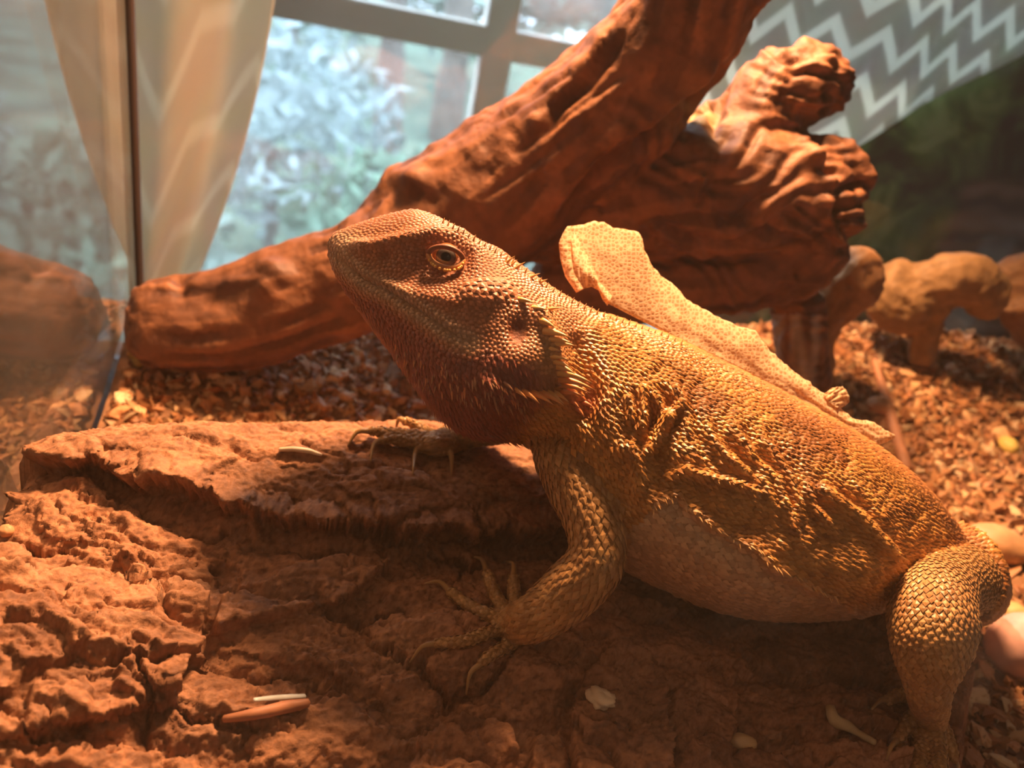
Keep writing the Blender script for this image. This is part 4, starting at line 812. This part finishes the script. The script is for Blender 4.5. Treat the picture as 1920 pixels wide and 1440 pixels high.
W_.tube([(830, 330, 31.9, 60), (930, 300, 31.9, 72), (1030, 230, 31.3, 78), (1110, 165, 30.5, 72), (1180, 90, 29.3, 66), (1230, 0, 28.2, 62), (1260, -120, 27.0, 60)], 40, 18)
W_.tube([(980, 400, 32.3, 90), (1100, 390, 31.9, 105), (1220, 360, 31.5, 122), (1340, 350, 31.3, 130), (1440, 360, 31.1, 118), (1525, 375, 30.9, 100), (1570, 385, 30.7, 80)], 50, 28)
W_.tube([(1505, 300, 30.9, 50), (1560, 300, 30.5, 46), (1600, 335, 30.3, 36), (1612, 355, 30.3, 30)], 24, 16)
W_.tube([(1520, 420, 30.7, 60), (1575, 410, 30.3, 58), (1600, 415, 30.2, 40)], 20, 18)
W_.tube([(1340, 330, 31.1, 90), (1400, 240, 30.9, 80), (1450, 185, 30.7, 76), (1510, 160, 30.5, 74), (1555, 158, 30.4, 56), (1575, 160, 30.4, 40)], 36, 22)
W_.tube([(1330, 200, 31.2, 40), (1345, 250, 31.0, 60), (1300, 300, 30.8, 80)], 16, 16)
W_.tube([(1020, 520, 34.3, 50), (1120, 528, 33.9, 56), (1240, 530, 33.3, 60), (1360, 528, 32.7, 62), (1460, 510, 32.1, 66), (1530, 475, 31.5, 56), (1570, 450, 31.1, 40)], 40, 20)
W_.tube([(1060, 440, 33.5, 70), (1180, 420, 32.9, 70)], 10, 16)
W_.tube([(1480, 545, 32.9, 36), (1497, 600, 33.4, 46), (1505, 680, 34.2, 44), (1512, 770, 35.3, 46), (1513, 800, 36.0, 46)], 20, 18)
dv_, df_, de_, dA = W_.solid(.115, 5); dN = vnormals(dv_, df_); dx_, dy_, _ = proj(dv_); dvis = (((dv_-CAM)*dN).sum(1) < 0).astype(float); DD = np.zeros(len(dv_)); GRV = np.zeros(len(dv_))
def groove(l, amp, w, side=0.0):
    global DD, GRV
    d, s, f = polydist(dx_, dy_, l); tp = np.minimum(1, np.minimum(f, 1-f)*7+.1); DD -= dvis*tp*amp*np.exp(-(d/w)**2); DD += dvis*tp*side*np.exp(-((d-2*w)/(1.6*w))**2)*(s > 0); GRV = np.maximum(GRV, dvis*tp*np.exp(-(d/(w*.8))**2)*min(1, amp*3))
for l, a, w, sd_2 in [([(1180, 300), (1050, 430), (900, 560), (740, 660), (600, 760), (500, 880), (400, 1010)], .75, 15, .25), ([(700, 130), (620, 270), (520, 380), (420, 470), (300, 640)], .35, 12, .15), ([(820, 960), (900, 1040), (1050, 1105), (1200, 1090), (1330, 1030), (1430, 965), (1540, 1020), (1620, 1100), (1740, 1145)], .40, 8, .15),
        ([(740, 1010), (850, 1100), (1000, 1160), (1150, 1180)], .25, 7, .1), ([(1460, 910), (1560, 990), (1650, 1045)], .30, 6, .1), ([(1085, 800), (1055, 860), (1025, 940)], .30, 6, .1), ([(1100, 930), (1150, 1010), (1230, 980), (1300, 890), (1380, 850)], .28, 10, .15), ([(1540, 590), (1580, 680), (1640, 760), (1660, 850)], .45, 9, .25), ([(1640, 860), (1720, 835), (1820, 830)], .55, 9, .2),
        ([(1640, 950), (1720, 930), (1815, 925)], .25, 5, .1), ([(1650, 1000), (1740, 985), (1810, 975)], .25, 5, .1), ([(1640, 850), (1650, 960), (1690, 1050), (1750, 1115)], .35, 7, .15), ([(1430, 335), (1530, 325), (1620, 345), (1705, 395)], .36, 6, .12), ([(1420, 415), (1540, 440), (1620, 430), (1700, 470)], .2, 5, .1), ([(1420, 280), (1560, 270), (1680, 330)], .15, 5, .08), ([(1180, 560), (1130, 660), (1100, 760), (1100, 900)], .25, 12, .2), ([(1310, 560), (1250, 680), (1190, 760)], .2, 8, .15), ([(1150, 280), (1100, 480), (1105, 640)], .5, 12, .1), ([(1300, 1390), (1400, 1330), (1440, 1290)], .25, 6, .08), ([(1480, 1220), (1490, 1270)], .2, 5, .05), ([(200, 700), (400, 560), (560, 440), (720, 320)], .14, 6, .06), ([(60, 900), (260, 760), (460, 600)], .14, 6, .06), ([(100, 560), (300, 430), (480, 330)], .12, 6, .05)]:
    groove(c7(l), a, w, sd_2)
def blob(x, y, rx, ry, a):
    global DD
    DD += dvis*a*np.exp(-((dx_-x)/rx)**2-((dy_-y)/ry)**2)
for b in [(775, 340, 34, 26, .5), (520, 515, 30, 22, .45), (500, 545, 18, 14, .3), (1565, 345, 22, 16, .45), (1550, 375, 18, 14, .4), (1530, 300, 22, 22, .3), (1535, 315, 8, 8, -.4), (1548, 322, 7, 10, -.4), (1520, 420, 20, 30, .25), (1282, 268, 26, 16, .25), (1282, 268, 8, 6, -.3), (440, 530, 60, 10, .2), (410, 560, 70, 26, -.25), (335, 520, 14, 30, -.3)]: blob(*b)
g1 = fbm(grain(dA)*1.2, 4); g2 = fbm(grain(dA)*np.array([.6, 3.2, 3.2])+7, 3); g3 = fbm(dv_*.35, 3)
DD += .18*g1+.14*g2+.40*g3+.09*fbm(dv_*1.3, 3)
kn = sstep(1385, 1440, dx_)*sstep(260, 225, dy_)*dvis; rg = 1-2*np.abs(noise(np.stack([dv_[:, 0]*.45, dv_[:, 1]*.45, dv_[:, 2]*2.6], -1)+3)); DD += kn*(.22*rg+.16*fbm(dv_*2.4, 3))+.10*sstep(1480, 1560, dx_)*dvis*fbm(dv_*2.0, 3)
sw = np.sin(7*fbm(dv_*np.array([.16, .16, .22])+21, 2)*6.0); DD += .07*dvis*sw*sstep(1080, 1200, dx_)*sstep(150, 260, dy_); GRV = np.maximum(GRV, .35*dvis*sstep(.5, 1, -sw)*sstep(1080, 1200, dx_)*sstep(150, 260, dy_))
dv_ = relax(dv_+dN*DD[:, None], de_, .3)
t = np.clip(.5+1.3*g2+.6*g1, 0, 1)[:, None]; dc = np.array([.095, .034, .017])*(1-t)+np.array([.30, .122, .055])*t
pl = (np.exp(-((dx_-1300)/40)**2-((dy_-225)/50)**2)*np.clip(.5+1.5*fbm(dv_*1.3, 3), 0, 1))[:, None]; dc = dc*(1-pl*.8)+np.array([.36, .30, .14])*pl*.8
lg = ((dy_ > 590)*(dx_ > 1430)*np.clip(.35+1.2*noise(np.stack([dx_*.045, dy_*.006, 0*dx_], -1)), 0, 1))[:, None]; dc = dc*(1-lg)+np.array([.55, .48, .44])*lg
wood_m = vcol_mat('driftwood', rough=.6, spec=.35, nscale=260, nvar=.35, bump_d=.0006)
tag(obj('driftwood_branch', mesh_np('driftwood_branch', dv_, df_, dc), wood_m), 'big gnarled reddish driftwood branch arching behind the lizard', 'driftwood')
def wood(name, tubes, label, base=(.36, .18, .08), vox=.16):
    l = Loft()
    for t_ in tubes: l.tube(t_, 30, 20)
    v, f, e, A = l.solid(vox, 4); n = vnormals(v, f); g = fbm(grain(A)+3, 4); v = v+n*(.25*g+.5*fbm(v*.35+5, 3)+.12*fbm(v*1.4, 2))[:, None]; t = np.clip(.5+g, 0, 1)[:, None]
    return tag(obj(name, mesh_np(name, v, f, np.array(base)*(.65+.5*t)), wood_m), label, 'driftwood')
def gd(x, y): return float((on_ground(x, y)[0]-CAM)@FWD)      # depth at which a pixel's ray meets the substrate
def at_d(t_, d):                                              # upper parts lean forward, clear of the back pane
    yb = max(q[1] for q in t_); return [(x, y, d+o-.017*(max(yb, 660)-y), r) for x, y, o, r in t_]
d0 = gd(1514, 745)+.6
wood('driftwood_root', [at_d([(1514, 728, .2, 34), (1522, 680, 0, 36), (1540, 610, 0, 38), (1570, 560, .2, 50), (1600, 520, .4, 56), (1615, 478, .4, 40)], d0)], 'smooth rounded driftwood stub just behind the gnarled branch end')
d1 = gd(1726, 690)-.3
wood('driftwood_root', [at_d([(1690, 500, .9, 26), (1680, 545, .6, 56), (1700, 568, .4, 60), (1750, 560, .2, 40)], d1), at_d([(1720, 535, .4, 40), (1790, 525, .2, 46), (1850, 545, 0, 40), (1838, 588, -.2, 30)], d1), at_d([(1760, 570, .2, 30), (1740, 615, .1, 26), (1726, 676, 0, 26)], d1)], 'pale curled driftwood root lying before the printed backdrop', (.38, .22, .10))
d2 = gd(1985, 745)-.3
wood('driftwood_root', [at_d([(1860, 560, .8, 30), (1910, 530, .5, 50), (1980, 540, .2, 60), (2060, 600, 0, 55)], d2), at_d([(1900, 560, .5, 36), (1930, 620, .3, 34), (1975, 680, .1, 32), (1985, 722, 0, 30)], d2)], 'rough brown driftwood root beside the curled pale root', (.36, .18, .08))
d3 = gd(1075, 700)-.4
wood('driftwood_root', [at_d([(1075, 690, .2, 38), (1090, 620, .1, 40), (1120, 588, .9, 36), (1180, 572, 1.4, 34), (1260, 566, 1.9, 32), (1330, 566, 2.2, 30)], d3)], 'orange driftwood root glimpsed under the gnarled branch', (.38, .19, .08))
# ------------------------------------------------------------------ loose substrate and small things on it
soil_m = simple('soil', (.20, .10, .05), .9, 120, .5, .0008)
V, Fq = grid_np(np.linspace(TX0+.05, TX1-.05, 220), np.linspace(TY0+.05, TY1-.05, 120), lambda x, y: ground_z(x, y)+.06*fbm(np.stack([x*2, y*2, 0*x], -1), 2))
soil = obj('substrate_bed', mesh_np('substrate_bed', V, Fq), soil_m); tag(soil, 'brown crumbly substrate covering the terrarium floor', 'substrate', kind='stuff')
g = np.random.default_rng(21)
def chips_np(n, x0, x1, y0, y1, smin, smax, lift=.12):
    x = g.uniform(x0, x1, n); y = g.uniform(y0, y1, n); ok = sdpoly(x, y, OUTL) < .2; zc = ground_z(x, y)+.12; ok &= np.array([(bvh.find_nearest(Vector((a_, b_, c_)))[3] > .45) for a_, b_, c_ in zip(x, y, zc)]); x = x[ok]; y = y[ok]; n = len(x); s = g.uniform(smin, smax, n)**1.0*np.exp(g.normal(0, .25, n))
    c = np.stack([x, y, ground_z(x, y)+lift*g.random(n)+s*.1], -1); base = np.array([[1, 0, 0], [0, 1, 0], [-1, 0, 0], [0, -1, 0], [0, 0, 1], [0, 0, -1]], float)
    sc3 = np.stack([s, s*g.uniform(.4, .9, n), s*g.uniform(.2, .55, n)], -1); V = base[None]*sc3[:, None]*g.uniform(.65, 1.35, (n, 6, 1))
    q = g.normal(size=(n, 4)); q[:, 1:3] *= .55; q /= np.linalg.norm(q, axis=1)[:, None]; w, a, b, d = q.T
    R = np.stack([np.stack([1-2*(b*b+d*d), 2*(a*b-d*w), 2*(a*d+b*w)], -1), np.stack([2*(a*b+d*w), 1-2*(a*a+d*d), 2*(b*d-a*w)], -1), np.stack([2*(a*d-b*w), 2*(b*d+a*w), 1-2*(a*a+b*b)], -1)], 1)
    V = np.einsum('nij,nkj->nki', R, V)+c[:, None]; Fb = np.array([[0, 1, 4], [1, 2, 4], [2, 3, 4], [3, 0, 4], [1, 0, 5], [2, 1, 5], [3, 2, 5], [0, 3, 5]])
    pal = np.array([[.50, .24, .10], [.36, .15, .06], [.62, .38, .19], [.22, .09, .04], [.70, .50, .30], [.44, .20, .09]]); col = pal[g.choice(6, n, p=[.28, .24, .18, .12, .06, .12])]*g.uniform(.55, 1.0, (n, 1))
    return V.reshape(-1, 3), (np.arange(n)[:, None, None]*6+Fb).reshape(-1, 3), np.repeat(col, 6, 0)
parts_ = [chips_np(5500, TX0+.3, 12, 20, TY1-.3, .13, .34), chips_np(10000, 12, 46, 15, TY1-.3, .14, .38), chips_np(5000, 14, 32, 5, 18, .10, .28)]
off = 0; Vs, Fs, Cs = [], [], []
for V, F_, c in parts_: Vs.append(V); Fs.append(F_+off); Cs.append(c); off += len(V)
chip_m = vcol_mat('wood_chips', rough=.6, spec=.4)
o = obj('substrate_chips', mesh_np('substrate_chips', np.concatenate(Vs), np.concatenate(Fs), np.concatenate(Cs), smooth=False), chip_m); tag(o, 'loose orange-brown walnut and wood chips strewn over the terrarium floor', 'substrate', kind='stuff')
def lump(name, px, py, z, rx, ry, rz, col, label, cat, seed, group=None, rough=.55, amp=.18):
    c = on_ground(px, py, rz*.6)[0] if z is None else on_bark(px, py, z)[0]; V, Fq, _ = sphere_np(np.zeros(3), 1.0, 24, 16, (0, 0.01, 1)); V = V*(1+amp*fbm(V*1.4+seed*7.7, 3)+.04*fbm(V*5+seed, 2))[:, None]*np.array([rx, ry, rz])
    a = seed*1.3; R = np.array([[math.cos(a), -math.sin(a), 0], [math.sin(a), math.cos(a), 0], [0, 0, 1]]); m = simple('pebble_%d' % seed, col, rough, 120, .2, .0003)
    o = obj(name, mesh_np(name, V@R.T, quads_to_faces(Fq)), m, loc=c); return tag(o, label, cat, group)
lump('pebble', 1778, 1012, None, 1.0, .9, .75, (.62, .40, .26), 'smooth tan pebble on the substrate beyond the lizard hip', 'pebble', 1)
lump('pebble', 1872, 1020, None, 1.3, .9, .7, (.55, .29, .13), 'brown oval pebble next to the smooth tan one', 'pebble', 2)
lump('pebble', 1912, 1215, None, .9, 1.0, 1.3, (.62, .36, .30), 'large pinkish pebble near the lizard hind leg', 'pebble', 3)
lump('pebble', 1905, 1150, None, .5, .45, .35, (.66, .48, .20), 'small yellowish pebble resting above the pink one', 'pebble', 4)
lump('pebble', 1650, 760, None, .8, .6, .4, (.58, .28, .12), 'orange flat pebble on the substrate beside the shed skin', 'pebble', 5)
lump('pebble', 1890, 835, None, .55, .45, .4, (.60, .46, .12), 'little mustard yellow lump on the substrate', 'pebble', 6)
lump('food_piece', 1395, 1392, .1, .35, .22, .18, (.60, .40, .20), 'pale crumb on dark bark below the lizard belly', 'crumb', 7)
lump('resin_knot', 1125, 1308, .08, .28, .36, .20, (.80, .62, .42), 'pale crusty resin knot on the reddish bark plate', 'resin', 8, amp=.6)
lump('pebble', 12, 995, .1, .18, .16, .14, (.60, .30, .14), 'tiny round pebble lying on the bark edge', 'pebble', 9)
def stick(name, l, col, label, cat, seed=0, nseg=10, rough=.6, zs=None, flat=1.0):
    a = np.array(l, float); q = P(a[:, 0], a[:, 1], a[:, 2]) if zs is None else Pz(a[:, 0], a[:, 1], np.asarray(zs, float)); dep = (q-CAM)@FWD; q = catmull(np.concatenate([q, (a[:, 3]*dep/FPX)[:, None]], 1), 14); c0 = q[0, :3].copy()
    V, Fq, _ = tube_np(q[:, :3]-c0, q[:, 3], nseg, None, flat); V = V+.06*q[:, 3].max()*noise(V*9+seed)[:, None]; m = simple('stick_%s_%d' % (name, seed), col, rough, 150, .25, .0003)
    return tag(obj(name, mesh_np(name, V, quads_to_faces(Fq)), m, loc=c0), label, cat)
stick('twig', [(1640, 675, 0, 5), (1660, 745, 0, 10), (1678, 810, 0, 12), (1700, 880, 0, 12)], (.42, .19, .10), 'thin straight reddish twig on the substrate behind the lizard', 'twig', 1, zs=on_ground([1640, 1660, 1678, 1700], [675, 745, 810, 880], .35)[:, 2])
stick('worm_husk', [(524, 843, 0, 4), (550, 842, 0, 5), (580, 846, 0, 5), (603, 853, 0, 2.5)], (.80, .62, .42), 'small pale worm husk lying on the bark ledge', 'husk', 2, zs=on_bark([524, 550, 580, 603], [843, 842, 846, 853], .07)[:, 2], rough=.3)
b_ = on_bark([476, 575], [1313, 1304], .12)
stick('glassy_shard', [(477, 1312, 0, 5), (520, 1308, 0, 6), (572, 1305, 0, 5)], (.55, .58, .56), 'thin glossy translucent sliver on the dark bark', 'sliver', 3, 6, .1, zs=np.linspace(b_[0, 2], b_[1, 2], 3)+.12, flat=.5)
stick('bark_splinter', [(420, 1348, 0, 7), (480, 1338, 0, 11), (540, 1325, 0, 12), (578, 1318, 0, 8)], (.34, .14, .07), 'reddish bark splinter below the glossy sliver', 'splinter', 4, zs=on_bark([420, 480, 540, 578], [1348, 1338, 1325, 1318], .1)[:, 2]+.05)
stick('root_fibre', [(1556, 1325, 0, 8), (1565, 1350, 0, 12), (1590, 1362, 0, 10), (1610, 1375, 0, 7), (1640, 1392, 0, 6)], (.58, .42, .22), 'pale knobbly root fibre beside the lizard hind foot', 'root', 5, zs=on_bark([1556, 1565, 1590, 1610, 1640], [1325, 1350, 1362, 1375, 1392], .12)[:, 2]+.05)
stick('leaf_stalk', [(246, 640, 0, 10), (254, 662, 0, 13), (262, 684, 0, 9)], (.36, .22, .05), 'short yellow leaf stalk in the corner by the driftwood', 'stalk', 6, zs=on_ground([246, 254, 262], [640, 662, 684], .2)[:, 2])
# larger chips one can pick out
pal = [(.62, .36, .18), (.52, .25, .11), (.68, .48, .28), (.40, .18, .08)]
spots = [(200, 700), (225, 735), (180, 740), (150, 760), (260, 770), (215, 770), (560, 715), (590, 690), (640, 705), (690, 690), (720, 730), (760, 700), (650, 745), (600, 760), (530, 740), (785, 760), (1560, 800), (1600, 840), (1700, 780), (1750, 740), (1800, 820), (1850, 760), (1760, 870), (1840, 900), (1890, 900), (1820, 960), (1900, 960), (1860, 1080), (1830, 1140),
         (1850, 1260), (1830, 1310), (1870, 1340), (1840, 1380), (1900, 1400), (1880, 1430), (1820, 1420), (1905, 1320), (1860, 1200), (1545, 770), (1620, 720), (1700, 700), (1780, 690), (1850, 690), (1900, 740)]
names = ['orange', 'brown', 'pale tan', 'dark brown']
for k, (x, y) in enumerate(spots):
    b = k % 4; c = on_ground(x, y, .14)[0]; c[0] = max(c[0], TX0+.65); c[2] = ground_z(c[:1], c[1:2])[0]+.14; s = .28+.28*((k*37) % 11)/11
    V, Fq, _ = sphere_np(np.zeros(3), 1.0, 10, 7, (0, .01, 1)); V = V*(1+.5*noise(V*1.7+k*3.3))[:, None]*np.array([s, s*.6, s*.38]); a = k*2.1; R = np.array([[math.cos(a), -math.sin(a), 0], [math.sin(a), math.cos(a), 0], [0, 0, 1]]); tl2 = .5*math.sin(k*1.7); R2 = np.array([[1, 0, 0], [0, math.cos(tl2), -math.sin(tl2)], [0, math.sin(tl2), math.cos(tl2)]])
    o = obj('wood_chip', mesh_np('wood_chip', V@R2.T@R.T, quads_to_faces(Fq), np.tile(np.array(pal[b]), (len(V), 1)), smooth=False), chip_m, loc=c)
    zone = 'by the side glass' if x < 300 else 'between the driftwood log and bark ledge' if x < 900 else 'beside the lizard hind foot' if y > 1240 else 'around the pinkish pebble' if y > 1030 else 'just beyond the lizard hip' if y > 850 else 'behind the shed skin' if x < 1690 and y > 740 else 'near the thin reddish twig' if x < 1770 else 'in front of the curled pale root'
    size = ('tiny', 'small', 'medium', 'broad', 'chunky')[min(4, int((s-.28)/.28*5))]
    tag(o, '%s %s wood chip on the substrate %s' % (size, names[b], zone), 'wood chip', 'larger wood chips on the substrate')
